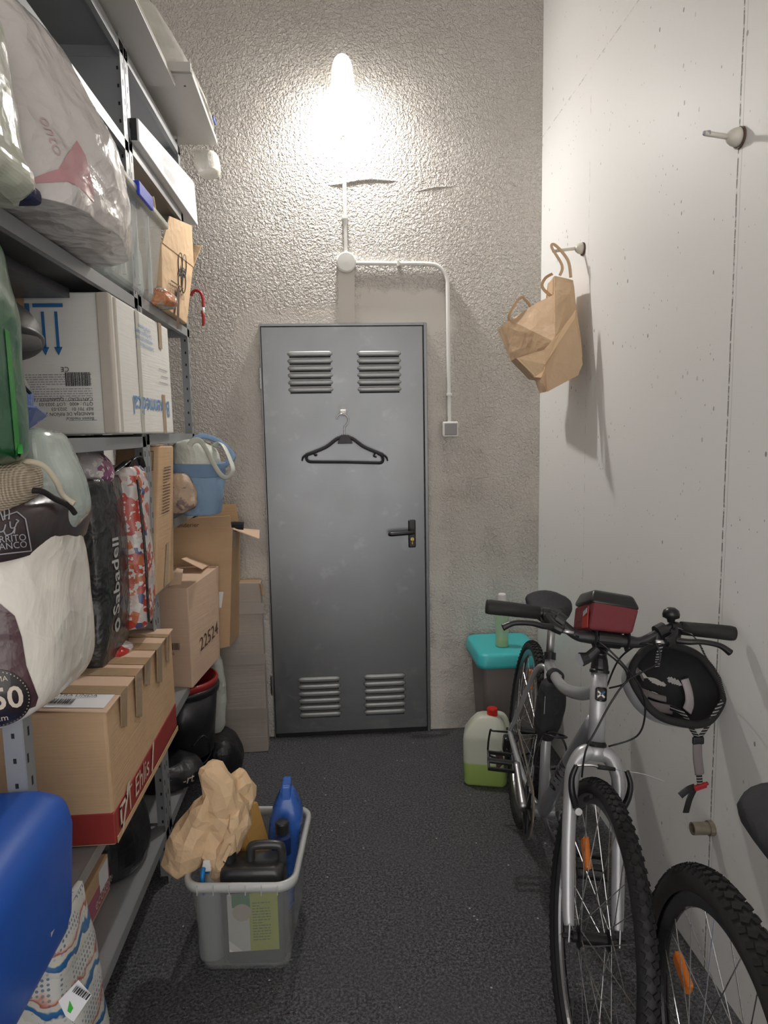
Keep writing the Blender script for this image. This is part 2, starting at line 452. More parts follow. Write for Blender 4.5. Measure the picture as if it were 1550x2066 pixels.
M['kraft_light'] = crinkle('light_kraft_paper', (.78, .55, .34), .6, bs=12, strength=.6, spec=.3, dist=.01)
M['tape'] = simple('brown_tape', (.54, .375, .22), .18, var=.25, vs=30, bump=.35, bs=40, coat=.6)
M['tape_beige'] = simple('beige_tape', (.52, .38, .24), .22, var=.2, bump=.3, bs=40, coat=.5)
M['paper'] = simple('white_paper', (.86, .86, .88), .5, var=.05)
M['ink'] = simple('black_ink', (.03, .028, .028), .6)
M['ink_brown'] = simple('dark_brown_ink', (.10, .055, .04), .6)
M['ink_blue'] = simple('blue_ink', (.03, .16, .42), .5)
M['ink_lblue'] = simple('light_blue_ink', (.16, .33, .60), .5)
M['ink_red'] = simple('maroon_red_print', (.33, .035, .03), .5)
M['ink_pink'] = simple('pink_print', (.45, .12, .20), .5)
M['ink_cream'] = simple('cream_print', (.72, .62, .52), .5)
M['ink_grey'] = simple('pale_grey_print', (.40, .40, .44), .5)
# ================================================================ ROOM SHELL
XR, XL, YF, ZC = .9424, -1.09, -4.3, 3.85
O0 = (0, 0, 0)
struct(obj('floor', box(XL-.1, XR+.1, YF-.1, .1, -.1, 0), M['asphalt'], base=O0))
wb = box(XL-.1, XR+.1, 0, .12, 0, ZC)
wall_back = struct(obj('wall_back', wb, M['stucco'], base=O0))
struct(obj('wall_right', box(XR, XR+.12, YF, 0, 0, ZC), M['concrete'], base=O0))
struct(obj('wall_left', box(XL-.12, XL, YF, 0, 0, ZC), M['plaster'], base=O0))
# unseen front wall; its wide opening is added to let the fill light in
struct(obj('wall_front', join(box(XL-.1, XL+.06, YF-.12, YF, 0, ZC), box(XR-.06, XR+.1, YF-.12, YF, 0, ZC), box(XL+.06, XR-.06, YF-.12, YF, 3.3, ZC)), M['plaster'], base=O0))
struct(obj('ceiling', box(XL-.1, XR+.1, YF-.1, .1, ZC, ZC+.1), M['plaster'], base=O0))
# plaster ridges left by cracks, on the back wall
for k, pts in enumerate([[(-.075, 2.628), (0, 2.634), (.06, 2.647), (.14, 2.656), (.22, 2.651), (.285, 2.648)], [(.30, 2.593), (.36, 2.606), (.43, 2.621), (.52, 2.627), (.60, 2.626)]]):
    bm = tube([(x, 0.004, z) for x, z in pts], [.002, .009, .010, .010, .008, .002] if k == 0 else [.002, .005, .007, .005, .002], 8, sm=6)
    struct(obj('trim_%d' % (k+1), bm, M['stucco'], base=O0, smooth=True))
# ---------------------------------------------------------------- door
door = bpy.data.objects.new('door_1', None); COL.objects.link(door); ORG['door_1'] = Vector(O0); door['kind'] = 'structure'
DX0, DX1, DZ = -.388, .388, 2.008
obj('door_leaf', box(DX0+.004, DX1-.016, -.020, 0.02, .022, DZ-.012, .003), M['galv'], door)
fr = join(box(DX1-.013, DX1+.002, -.026, .02, 0, DZ, .002), box(DX0-.002, DX0+.003, -.024, .02, 0, DZ, .001), box(DX0, DX1, -.022, .02, DZ-.010, DZ+.002, .001))
obj('door_frame', fr, M['galv'], door)
for (x0, x1, z1, z0) in ((-.26, -.06, 1.888, 1.690), (.064, .262, 1.886, 1.688), (-.262, -.062, .315, .098), (.061, .261, .316, .098)):
    bm = None; n = 6
    for i in range(n):
        zc = z1-(i+.5)*(z1-z0)/n; h = (z1-z0)/n*.36
        # pressed louvre: a hood that opens downwards
        m = tube([(x0, -.020, zc+.002), (x0+.012, -.026, zc), (x0+.1, -.028, zc), (x1-.012, -.026, zc), (x1, -.020, zc+.002)], [.002, h, h, h, .002], 10, sm=4)
        for v in m.verts: v.co.y = -.020+(v.co.y+.020)*.55-.002
        s_ = box(x0+.004, x1-.004, -.0215, -.018, zc-h-.006, zc-h+.001)
        for f in s_.faces: f.material_index = 1
        m = join(m, s_); bm = m if bm is None else join(bm, m)
    o = obj('louvre_vent', bm, [M['galv_light'], M['shelf_dark']], door, smooth=False)
    for p in o.data.polygons: p.use_smooth = p.material_index == 0
obj('gap_shade', box(DX0+.004, DX1-.004, -.012, .02, .0005, .022), M['shelf_dark'], door)  # black strip painted in for the shade of the gap under the leaf
for z in (1.762, .272):
    bm = join(lathe((DX0-.006, -.012, z-.048), (0, 0, 1), [(0, 0), (.009, 0), (.009, .096), (0, .096)], 12), lathe((DX0-.006, -.012, z-.002), (0, 0, 1), [(.0098, 0), (.0098, .004)], 12))
    obj('hinge', bm, M['steel'], door, smooth=False)
pl = obj('handle_plate', box(.290, .326, -.029, -.018, .942, 1.078, .006, 3), M['black_satin'], door)
hd = tube([(.309, -.025, 1.022), (.309, -.062, 1.022), (.300, -.072, 1.022), (.27, -.074, 1.021), (.205, -.074, 1.018), (.192, -.070, 1.018)], [.010, .010, .010, .0105, .011, .008], 14, sm=5)
obj('door_handle', hd, M['black_satin'], door, smooth=True)
cyl = join(lathe((.308, -.036, .985), (0, 1, 0), [(0, 0), (.0085, 0), (.0085, .012)], 16), box(.3035, .3125, -.036, -.026, .957, .984, .003), box(.3065, .3095, -.042, -.036, .972, .990, .001))
obj('lock_cylinder', cyl, M['brass'], door)
# ---------------------------------------------------------------- lamp
lampL = (0.021, -.055, 2.99)
t = NT('glowing_glass'); t.set(color=(1, 1, 1), rough=.3); e = t.b.inputs['Emission Color']; e.default_value = (*LAMP_COLOR, 1); t.b.inputs['Emission Strength'].default_value = LAMP_STRENGTH; M['glow'] = t.m
t = NT('lit_opal_plastic'); t.set(color=(.9, .88, .84), rough=.3); t.b.inputs['Emission Color'].default_value = (*LAMP_COLOR, 1); t.b.inputs['Emission Strength'].default_value = 2.2; M['opal'] = t.m
lamp = thing('wall_lamp', 'lit white bulkhead lamp glowing high on the rough back wall', 'lamp', (0.021, 0, 2.91))
def ovalrows(L): return [(z, .021-r, .021+r) for z, r in L]
obj('lamp_housing', loft(ovalrows([(3.020, .045), (3.03, .050), (3.07, .047), (3.11, .040), (3.135, .026), (3.146, .006)]), -.078, .058, e=2, endk=1), M['opal'], lamp, smooth=True)
obj('collar', loft(ovalrows([(2.995, .052), (3.0, .058), (3.022, .058), (3.027, .052)]), -.05, .054, e=2, endk=0), M['opal'], lamp, smooth=False)
obj('mounting_arm', box(.002, .040, -.04, 0.0, 3.0, 3.075, .004), M['white_pl'], lamp)
obj('glass_globe', loft(ovalrows([(2.923, .036), (2.927, .042), (2.945, .049), (2.965, .052), (2.985, .052), (2.997, .048)]), -.062, .050, e=2, endk=1), M['glow'], lamp, smooth=True)
t = NT('bright_lens'); t.set(color=(1, 1, 1), rough=.3); t.b.inputs['Emission Color'].default_value = (*LAMP_COLOR, 1); t.b.inputs['Emission Strength'].default_value = LENS_STRENGTH; M['lens'] = t.m
obj('bulb_lens', lathe((.021, -.063, 2.924), (0, 0, -1), [(.036, 0), (.034, .006), (.028, .010), (0, .012)], 32), M['lens'], lamp, smooth=True)
# ---------------------------------------------------------------- conduits, junction box, switch
def conduit(P, label, clips):
    r = thing('cable_conduit', label, 'conduit', P[-1])
    obj('pipe', tube(P, .0095, 14, sm=8), M['white_pl'], r, smooth=True)
    for c in clips:
        a, b = c[0], c[1]
        obj('clip', box(a-.014, a+.014, -.026, 0, b-.006, b+.006, .002) if len(c) == 2 else box(a-.006, a+.006, -.026, 0, b-.014, b+.014, .002), M['white_pl'], r)
    return r
conduit([(.022, -.013, 2.965), (.0205, -.013, 2.6), (.019, -.013, 2.322)], 'straight grey white conduit running down from the wall lamp to the round box', [(.021, 2.84), (.0195, 2.48)])
conduit([(.062, -.013, 2.281), (.24, -.013, 2.279), (.40, -.013, 2.277), (.455, -.013, 2.262), (.487, -.013, 2.215), (.492, -.013, 2.15), (.494, -.013, 1.9), (.497, -.013, 1.545)], 'bent white conduit from the round box down to the light switch', [(.26, 2.279, 1), (.4955, 1.675)])
jb = thing('junction_box', 'round white junction box above the metal door', 'junction box', (.02, 0, 2.24))
obj('box_body', lathe((.02, 0, 2.283), (0, -1, 0), [(0, 0), (.044, 0), (.044, .020), (0, .020)], 36), M['white_pl'], jb)
obj('lid', lathe((.02, -.021, 2.283), (0, -1, 0), [(.046, 0), (.046, .010), (.040, .015), (0, .016)], 36), M['white_pl'], jb)
sw = thing('light_switch', 'small square light switch with grey rocker right of the metal door', 'switch', (.499, 0, 1.475))
obj('switch_frame', box(.462, .537, -.034, 0, 1.475, 1.547, .006, 3), M['white_pl'], sw)
obj('rocker', box(.470, .530, -.041, -.030, 1.483, 1.540, .004, 3), M['grey_btn'], sw)
# ---------------------------------------------------------------- hook and coat hanger on the door
hk = thing('adhesive_hook', 'small white adhesive hook stuck on the metal door above the hanger', 'hook', (-.012, -.02, 1.57))
t = NT('clear_film'); t.set(color=(.7, .72, .72), rough=.2, alpha=.35); M['film'] = t.m
obj('backing_film', box(-.033, .010, -.0215, -.0201, 1.60, 1.638), M['film'], hk)
obj('hook_body', join(box(-.028, .004, -.034, -.0202, 1.588, 1.612, .006, 3), tube([(-.012, -.03, 1.592), (-.012, -.044, 1.588), (-.012, -.048, 1.598)], .005, 10, sm=4)), M['white_pl'], hk, smooth=False)
hg = thing('coat_hanger', 'black plastic coat hanger hanging from the hook on the metal door', 'coat hanger', (-.01, -.045, 1.355))
yh = -.046
obj('wire_hook', tube([(-.042, yh, 1.567), (-.040, yh, 1.578), (-.028, yh, 1.589), (-.010, yh, 1.590), (.006, yh, 1.580), (.012, yh, 1.562), (.004, yh, 1.542), (-.007, yh, 1.528), (-.008, yh, 1.49)], .0028, 8, sm=5), M['steel'], hg, smooth=True)
body = tube([(-.190, yh, 1.402), (-.10, yh, 1.436), (-.045, yh, 1.474), (-.008, yh, 1.484), (.03, yh, 1.474), (.085, yh, 1.434), (.172, yh, 1.396)], .01, 10, sm=5, flat=(.006, .0085), up=(0, 0, 1))
blk = hexa([(-.042, yh-.007, 1.452), (.030, yh-.007, 1.452), (.030, yh+.007, 1.452), (-.042, yh+.007, 1.452), (-.026, yh-.007, 1.492), (.012, yh-.007, 1.492), (.012, yh+.007, 1.492), (-.026, yh+.007, 1.492)], .002)
lower = tube([(-.16, yh, 1.412), (-.183, yh, 1.405), (-.190, yh, 1.385), (-.178, yh, 1.371), (-.14, yh, 1.368), (0, yh, 1.364), (.13, yh, 1.358), (.162, yh, 1.358), (.172, yh, 1.372), (.165, yh, 1.392), (.148, yh, 1.402)], .0065, 8, sm=5)
end = join(tube([(-.185, yh, 1.406), (-.205, yh, 1.392), (-.211, yh, 1.374)], [.006, .005, .003], 8, sm=4), tube([(.165, yh, 1.399), (.187, yh, 1.385), (.194, yh, 1.366)], [.006, .005, .003], 8, sm=4),
           tube([(-.155, yh, 1.408), (-.147, yh, 1.398), (-.140, yh, 1.404)], .004, 8, sm=3), tube([(.135, yh, 1.403), (.128, yh, 1.390), (.142, yh, 1.386)], .004, 8, sm=3))
obj('hanger_frame', join(body, blk, lower, end), M['black_pl'], hg, smooth=False)

# ================================================================ SHELVING (left)
XS = -.653; XB = -1.07
Y0, YA, YB, YC = -2.95, -2.0, -1.045, -.30
def post(x, y, z0, z1, sy, parent):
    """slotted angle post, the corner at (x,y)"""
    sx = -1 if x > -.9 else 1
    a = box(min(x, x+sx*.036), max(x, x+sx*.036), y-.0012, y+.0012, z0, z1)
    b = box(x-.0012, x+.0012, min(y, y+sy*.036), max(y, y+sy*.036), z0, z1)
    z = z0+.05; holes = newbm()
    while z < z1-.04:
        e = abs(int(round(z*20))) % 2
        hx = box(x-.0016, x+.0016, y+sy*(.010+.010*e)-.003, y+sy*(.010+.010*e)+.003, z-.009, z+.009)
        hy = box(x+sx*(.018)-.003, x+sx*(.018)+.003, y-.0016, y+.0016, z-.005, z+.005)
        holes = join(holes, hx, hy); z += .05
    for f in holes.faces: f.material_index = 1
    return obj('post', join(a, b, holes), [M['shelf'], M['shelf_dark']], parent)
def shelf(y0, y1, z, parent, x1=XS, drop=.034, tilt=0):
    bm = join(box(XB, x1, y0, y1, z-.003, z), box(x1-.0012, x1+.0012, y0, y1, z-drop, z, .0005), box(x1-.014, x1, y0, y1, z-drop, z-drop+.0012),
              box(XB-.001, XB+.001, y0, y1, z-drop, z), box(XB, x1, y0, y0+.0015, z-drop, z), box(XB, x1, y1-.0015, y1, z-drop, z))
    return obj('shelf_board', bm, M['shelf'], parent)
su0 = thing('shelving_unit', 'grey metal shelving unit in the near left corner carrying the blue tub', 'shelves', (-.86, -2.48, 0))
su1 = thing('shelving_unit', 'grey slotted metal shelving unit carrying the box printed with red band', 'shelves', (-.86, -1.52, 0))
su2 = thing('shelving_unit', 'grey slotted metal shelving unit nearest the back wall beside the bucket', 'shelves', (-.86, -.67, 0))
for x in (XS, XB):
    post(x, YC, 0, 2.70, -1, su2); post(x, YB+.004, 0, 2.70, 1, su2)
    post(x, YB-.002, 0, 2.70, -1, su1); post(x, YA+.002, 0, 2.70, 1, su1)
    post(x, Y0, 0, 2.70, 1, su0)
for z in (.185, .52, 1.505, 1.93, 2.39, 2.665): shelf(YA, YB-.001, z, su1)
for z in (.192, .525, 1.512, 1.945, 2.405, 2.665): shelf(YB+.002, YC, z, su2)
for z in (.16, .52, 1.505, 1.92, 2.39): shelf(Y0, YA-.001, z, su0)
obj('shelf_board', box(-1.0, XS-.002, YB+.004, -.84, .978, .988), M['shelf'], su2)
obj('shelf_board', join(box(-1.0, XS-.002, -.73, YC-.01, 1.178, 1.2), box(XS-.004, XS-.001, -.73, YC-.01, 1.165, 1.2)), M['shelf'], su2)
obj('side_panel', box(XB+.004, XS-.01, YB-.0005, YB+.0015, 2.395, 2.66), M['shelf'], su2)

# ---------------------------------------------------------------- boards on top
M['melamine'] = simple('white_melamine', (.50, .48, .45), .4, var=.06)
tag(obj('melamine_board', box(-.90, -.560, -1.95, -.770, 2.680, 2.698, .001), M['melamine']), 'long white melamine board lying on top of the shelving, near the ceiling', 'board')
b2 = thing('melamine_board', 'shorter white board on the shelving top, jutting towards the back wall', 'board', (-.62, -.5, 2.70))
obj('board', hexa([(-.80, -.79, 2.705), (-.498, -.79, 2.705), (-.512, -.215, 2.712), (-.80, -.215, 2.712), (-.80, -.79, 2.725), (-.498, -.79, 2.725), (-.512, -.215, 2.732), (-.80, -.215, 2.732)], .001), M['melamine'], b2)
obj('edge_batten', box(-.572, -.500, -.806, -.790, 2.712, 2.742, .001), M['melamine'], b2)
obj('screw_hole', lathe((-.538, -.72, 2.7055), (0, 0, -1), [(0, 0.0006), (.004, 0.0006), (.004, 0)], 12), M['shelf_dark'], b2)
# see-through bag / container on top
M['topbag'] = crinkle('cloudy_plastic_bag', (.72, .70, .62), .35, alpha=.72, color2=(.78, .75, .70))
rows = [(2.734, -.72, -.50), (2.78, -.73, -.515), (2.84, -.73, -.545), (2.90, -.74, -.575), (2.96, -.74, -.61), (2.995, -.72, -.64), (3.01, -.69, -.665)]
tb = thing('plastic_storage_bag', 'cloudy plastic bag with folded cloth on the topmost white board', 'bag', (-.62, -.5, 2.734))
obj('bag_body', crumple(loft(rows, -.50, .26, e=4, endk=.2), .008, 9, 3, zmin=2.734), M['topbag'], tb, smooth=True)
obj('folded_cloth', box(-.70, -.57, -.70, -.32, 2.737, 2.90, .03, 4), simple('pale_cloth', (.66, .60, .53), .9, bump=.4), tb)
obj('printed_patch', sheet([(-.66, -.776, 2.77), (-.615, -.776, 2.77), (-.63, -.772, 2.84), (-.67, -.772, 2.84)]), simple('teal_print', (.22, .48, .42), .5), tb)
obj('clip', box(-.507, -.500, -.36, -.31, 2.75, 2.768, .002), simple('blue_clip', (.02, .05, .35), .4), tb)
tag(obj('plastic_packet', crumple(loft([(2.62, -.60, -.545), (2.63, -.61, -.525), (2.66, -.62, -.52), (2.70, -.62, -.53), (2.708, -.61, -.56)], -.14, .06, e=3), .006, 14, 5), M['topbag']), 'small pinkish clear packet showing below the far end of the top board', 'packet')
# ---------------------------------------------------------------- shelf z 2.39 : white printed box
wbx = thing('white_cardboard_box', 'white printed cardboard box on the upper shelf, under the white boards', 'box', (-.75, -.56, 2.405))
obj('carton', hexa([(-1.03, -1.01, 2.408), (-.628, -1.01, 2.408), (-.622, -.15, 2.408), (-1.03, -.15, 2.408), (-1.03, -1.01, 2.475), (-.628, -1.01, 2.475), (-.628, -.15, 2.585), (-1.03, -.15, 2.585)], .002), M['paper'], wbx)
obj('dark_end_panel', box(-.98, -.632, -1.0165, -1.012, 2.410, 2.473, .001), M['black_pl'], wbx)
obj('printed_panel', bars((-.6255, -.72, 2.42), (0, 1, 0), (0, 0, 1), [(i*.009, .002, i*.009+.002, .075+i*.0012) for i in range(22)], .0015), M['ink_grey'], wbx)
# clear storage box with blue latch, shelf z 1.93
def clear_mat(name, c, a, r=.12):
    t = NT(name); n = t.noise(6, 3)
    return t.set(color=c, rough=r, alpha=a, coat=.5, normal=t.bump(n, .2, .01))
M['clear'] = clear_mat('clear_plastic', (.68, .72, .70), .45)
M['clear_lid'] = clear_mat('clear_plastic_lid', (.74, .74, .66), .75)
cb_ = thing('clear_storage_box', 'clear plastic storage box with blue latch on the second shelf from top', 'storage box', (-.8, -1.04, 1.94))
bx0, bx1, by0, by1, bz0, bz1 = -.98, -.618, -1.34, -.80, 1.942, 2.225
sh = hexa([(bx0, by0+.03, bz0), (bx1-.03, by0+.03, bz0), (bx1-.03, by1-.03, bz0), (bx0, by1-.03, bz0), (bx0, by0, bz1), (bx1, by0, bz1), (bx1, by1, bz1), (bx0, by1, bz1)], .018, 3)
obj('box_body', sh, M['clear'], cb_, smooth=False)
obj('lid', join(box(bx0-.01, bx1+.016, by0-.012, by1+.012, bz1-.018, bz1+.006, .008, 3), box(bx0+.02, bx1-.02, by0+.02, by1-.02, bz1, bz1+.018, .006)), M['clear_lid'], cb_)
for k in (0, 1, 2): obj('rib', box(bx1-.022+k*.0, bx1-.010, by0+.10+k*.14, by0+.115+k*.14, bz0+.02, bz1-.02, .002), M['clear'], cb_)
obj('latch', join(box(bx1+.014, bx1+.024, by0+.17, by0+.32, bz1-.026, bz1+.010, .003), box(bx1-.02, bx1+.024, by0+.17, by0+.32, bz1+.004, bz1+.014, .003)), simple('blue_latch', (.02, .06, .62), .35, var=.05), cb_)
tag(obj('folded_cloth_bundle', crumple(box(-.95, -.665, -1.26, -.90, 1.95, 2.12, .03, 4), .006, 12, 2), simple('cloudy_cloth', (.55, .58, .56), .9, bump=.3)), 'pale cloth bundle inside the clear box with the blue latch', 'cloth')
tag(obj('plastic_packet', crumple(loft([(1.948, -.70, -.60), (1.96, -.72, -.585), (1.985, -.71, -.59), (2.0, -.69, -.61)], -.81, .07, e=2.5), .008, 16, 8), crinkle('orange_clear_pack', (.45, .42, .38), .2, color2=(.55, .22, .10), bs=22, c2range=(.5, .55), c2s=14)), 'small clear packet with orange inside at the foot of the clear storage box', 'packet')
# ACE carton
ac = thing('cardboard_box', 'tall open pale brown carton with black printed lobes on second shelf beside the red hook', 'box', (-.70, -.5, 1.946))
A0 = Vector((-.625, -.84, 1.948)); A1 = Vector((-.632, -.43, 1.948)); T0 = Vector((-.622, -.80, 2.30)); T1 = Vector((-.610, -.24, 2.36)); bk = Vector((-.22, .02, 0))
obj('carton', hexa([A0, A1, A1+bk, A0+bk, T0*.6+A0*.4, T1*.6+A1*.4, T1*.6+A1*.4+bk, T0*.6+A0*.4+bk], .003), M['kraft_light'], ac)
def fl(P, t=.003): return sheet(P, t)
a_, b_ = T0*.6+A0*.4, T1*.6+A1*.4
obj('flap', fl([a_, b_, b_+Vector((.006, -.03, .155)), a_+Vector((.004, .11, .12))]), M['kraft_light'], ac)
obj('flap', fl([a_+bk, a_, a_+Vector((-.01, -.03, .14)), a_+bk+Vector((.02, -.03, .16))]), M['kraft_light'], ac)
obj('flap', fl([b_, b_+bk, b_+bk+Vector((.0, .06, .12)), b_+Vector((.03, .05, .10))]), M['kraft_light'], ac)
U_ = (A1-A0).normalized(); V_ = (b_-A1).normalized(); n_ = U_.cross(V_)
V2 = (a_-A0).normalized()
def acp(u, v): return A0+(A1-A0)*u+(b_-A1)*v
um = Vector((0, .96, .06)).normalized(); vm = Vector((0, .30, .95)).normalized()
O_ = acp(.47, .52)+Vector((.003, 0, 0))
ring = newbm()
for (cx, cz) in ((.005, .008), (.0, .075), (.062, .012), (.068, .082)):
    m = tube([O_+um*(cx+.034*math.cos(q))+vm*(cz+.046*math.sin(q))+Vector((.001, 0, 0)) for q in [2*PI*k/24 for k in range(24)]], .0022, 5, closed=True); ring = join(ring, m)
obj('lettering', ring, M['ink'], ac)
text(ac, 'ACE', O_+um*(-.022)+vm*.028, um, vm, .058, M['ink'], .012, off=.003)
obj('print_band', bars(acp(.12, .40)+Vector((.004, 0, 0)), um, vm, [(0, 0, .20, .006), (.10, -.17, .14, -.01)]), M['ink_brown'], ac)
for k, s_ in enumerate(('TU PUEDES HACER', 'DE TODO CON ELLA')): text(ac, s_, acp(.10, .30-.07*k)+Vector((.004, 0, 0)), um, vm, .026, M['ink_brown'])
# red hook hanging from the back post
rh = thing('plastic_hook', 'red and white plastic hook hanging behind the shelving post by the wall', 'hook', (-.65, -.02, 2.0))
M['red_pl'] = simple('red_plastic', (.40, .02, .025), .35, var=.08)
yk = -.025
obj('hook_arch', tube([(-.690, yk, 2.135), (-.684, yk, 2.150), (-.668, yk, 2.160), (-.650, yk, 2.152), (-.640, yk, 2.13), (-.638, yk, 2.085)], .0065, 10, sm=6), M['red_pl'], rh, smooth=True)
obj('hook_gate', tube([(-.638, yk, 2.085), (-.640, yk, 2.052)], .006, 10), M['white_pl'], rh, smooth=True)
obj('hook_tip', tube([(-.645, yk, 2.068), (-.640, yk, 2.045), (-.641, yk, 2.015), (-.646, yk, 2.002)], [.006, .0075, .0065, .004], 10, sm=5), M['red_pl'], rh, smooth=True)

# ---------------------------------------------------------------- big bags, upper left
M['pinkbag'] = crinkle('thin_white_plastic_bag', (.60, .555, .54), .22, bs=9, strength=.8, coat=.6, dist=.02)
pb = thing('plastic_laundry_bag', 'huge crinkled white plastic bag with pink patch bulging over the second shelf', 'bag', (-.7, -1.72, 1.93))
rows = [(2.4065, -0.86, -0.713), (2.371, -0.834, -0.666), (2.317, -0.829, -0.613), (2.253, -0.836, -0.575), (2.159, -0.844, -0.531), (2.0645, -0.853, -0.505), (1.9965, -0.85, -0.497), (1.9475, -0.824, -0.497), (1.899, -0.777, -0.509), (1.869, -0.697, -0.535)]
bm = crumple(loft(rows, -1.72, .27, e=2.4, seg=110, sub=14), .020, 6, 4, amp2=.009, f2=19, zmin=1.934)
tr = bvh_of(bm); 
pk = gridsheet((-.72, -2.2, 2.0), (.30, 0, .02), (0, 0, .20), 26, 22)
ob = obj('bag_body', bm, M['pinkbag'], pb, smooth=True)
M['pink_film'] = crinkle('pink_film', (.50, .25, .27), .22, bs=6, strength=.5, coat=.6, dist=.02)
def patch(parent, tree, pts, n, m, name='printed_patch', off=.0018, res=.012):
    """polygon outline filled by a grid and draped onto a surface"""
    P = [Vector(p) for p in pts]; bm = newbm(); bm.faces.new([bm.verts.new(p) for p in P])
    bmesh.ops.triangulate(bm, faces=bm.faces)
    for _ in range(5):
        es = [e for e in bm.edges if e.calc_length() > res*1.6]
        if not es: break
        bmesh.ops.subdivide_edges(bm, edges=es, cuts=1); bmesh.ops.triangulate(bm, faces=bm.faces)
    drape(bm, tree, n, off)
    return obj(name, bm, m, parent, smooth=True)
nc = Vector((.42, -.88, .16)).normalized()
patch(pb, tr, [(-0.61, -1.95, 1.939), (-0.529, -1.95, 1.995), (-0.484, -1.95, 2.083), (-0.468, -1.95, 2.062), (-0.454, -1.95, 2.012), (-0.456, -1.95, 1.983), (-0.512, -1.95, 1.98)], nc, M['pink_film'])
uo = Vector((-0.539, -1.95, 2.032))-Vector((-0.558, -1.95, 2.082))
text(pb, 'onto', Vector((-0.558, -1.95, 2.084)), uo.normalized(), Vector((0, 0, 1)).cross(uo).cross(uo).normalized()*-1 if False else Vector((.92, 0, .35)).normalized(), .036, simple('faded_red_print', (.50, .36, .37), .5), .002, tree=tr, dirn=nc)
# nearer greenish translucent bag
M['greenish'] = crinkle('greenish_clear_bag', (.50, .52, .42), .2, bs=9, strength=.6, coat=.6)
rows = [(2.1905, -0.614, -0.579), (2.1615, -0.616, -0.573), (2.1165, -0.62, -0.568), (2.0565, -0.625, -0.56), (1.9805, -0.632, -0.557), (1.9455, -0.635, -0.545), (1.92, -0.637, -0.555), (1.909, -0.638, -0.583)]
tag(obj('plastic_storage_bag', crumple(loft(rows, -2.10, .14, e=2.5, seg=40), .008, 9, 9), M['greenish']), 'greenish see-through plastic bag at the far left edge, hanging over the second shelf', 'bag')
tag(obj('navy_strap', obox((-.585, -2.0, 1.925), (1, 0, .02), (0, 1, 0), (0, 0, 1), .07, .05, .030, .012, 3), simple('navy_fabric', (.012, .014, .06), .6)), 'dark navy strap sticking out under the greenish plastic bag', 'strap')
# grey cover behind the post, top shelf
tag(obj('wrapped_panel', box(-1.06, -.90, -1.9, -1.06, 2.42, 2.62, .01), crinkle('grey_plastic_wrap', (.13, .14, .15), .25, bs=5)), 'dark grey plastic wrapped panel in the dim back of the top shelf', 'panel')

# ---------------------------------------------------------------- shelf z 1.505
bxn = thing('white_cardboard_box', 'worn white carton with upside down blue arrows and lettering on the middle shelf', 'box', (-.83, -1.06, 1.513))
obj('carton', hexa([(-1.05, -1.385, 1.514), (-.636, -1.385, 1.514), (-.636, -.735, 1.514), (-1.05, -.735, 1.514), (-1.05, -1.378, 1.886), (-.638, -1.378, 1.886), (-.638, -.735, 1.886), (-1.05, -.735, 1.886)], .006, 3), M['cb_white'], bxn)
obj('worn_edge', join(box(-.668, -.6345, -1.388, -1.36, 1.516, 1.884, .004), box(-.650, -.6335, -1.34, -1.325, 1.52, 1.88, .002)), simple('scuffed_white_cardboard', (.58, .52, .45), .75, bump=.5, bs=30), bxn)
U, V = (0, -1, 0), (0, 0, -1); xo = -.6352
text(bxn, 'Bexenmedical', (xo, -.785, 1.625), U, V, .078, M['ink_lblue'], .004, off=.0008)
for (y, z0, z1) in ((-.862, 1.80, 1.885), (-.862, 1.516, 1.645)): obj('tape_strip', box(xo-.0002, xo+.0015, y-.018, y+.018, z0, z1), M['tape'], bxn)
obj('faded_tape', box(xo-.0005, xo+.0006, -1.145, -1.11, 1.52, 1.88), simple('yellowed_tape', (.58, .56, .48), .3), bxn)
for k, s_ in enumerate(('Suministros medicos', 'www.bexenmedical.com', 'Calle Poligono Industrial', 'Hernani Gipuzkoa')): text(bxn, s_, (xo, -.955-.01*k, 1.79+.018*k), U, V, .019, M['ink_lblue'], off=.001)
for k in range(3): obj('small_print', bars((xo, -.79, 1.735-.022*k), U, V, printlines(.12, .010, 1, 5+k), .001), M['ink_grey'], bxn)
yo = -1.3835
def fx(px, py): return None
U2, V2 = (1, 0, 0), (0, 0, 1)
arr = [(-.822, 1.832-.0, -.755, 1.840)]
bm = newbm()
def flatpoly(P, y):
    vs = [bm.verts.new((x, y, z)) for x, z in P]; bm.faces.new(vs)
yq = yo-.0008
for cx in (-.806, -.772):
    flatpoly([(cx-.004, 1.835), (cx+.004, 1.835), (cx+.004, 1.742), (cx-.004, 1.742)], yq); flatpoly([(cx-.011, 1.744), (cx+.011, 1.744), (cx, 1.722)], yq)
flatpoly([(-.830, 1.846), (-.753, 1.846), (-.753, 1.856), (-.830, 1.856)], yq)
flatpoly([(-.868, 1.832), (-.838, 1.832), (-.838, 1.856), (-.868, 1.856)], yq)
flatpoly([(-.758, 1.550), (-.685, 1.550), (-.685, 1.5525), (-.758, 1.5525)], yq)
obj('arrow_print', bm, M['ink_blue'], bxn)
obj('barcode', bars((-.695, yo-.0012, 1.678), (-1, 0, 0), (0, 0, -1), barcode(.062, .036), 0), M['ink'], bxn)
obj('small_print', bars((-.862, yo-.0012, 1.60), U2, V2, printlines(.17, .075, 12, 4), 0), M['ink_grey'], bxn)
for k, s_ in enumerate(('Bexen medical', 'BANDEJA DE RIÑON 28 cm', 'REF 701 01   2023-03', 'QTU : 4000   LOT 2023-03', 'CANTIDAD / QUANTITY / QUANTITE')): text(bxn, s_, (-.692, yo-.001, 1.560+.013*k), (-1, 0, 0), (0, 0, -1), .0125, M['ink'], off=.0004)
text(bxn, 'CE', (-.748, yo-.001, 1.692), (-1, 0, 0), (0, 0, -1), .018, M['ink'], off=.0004)
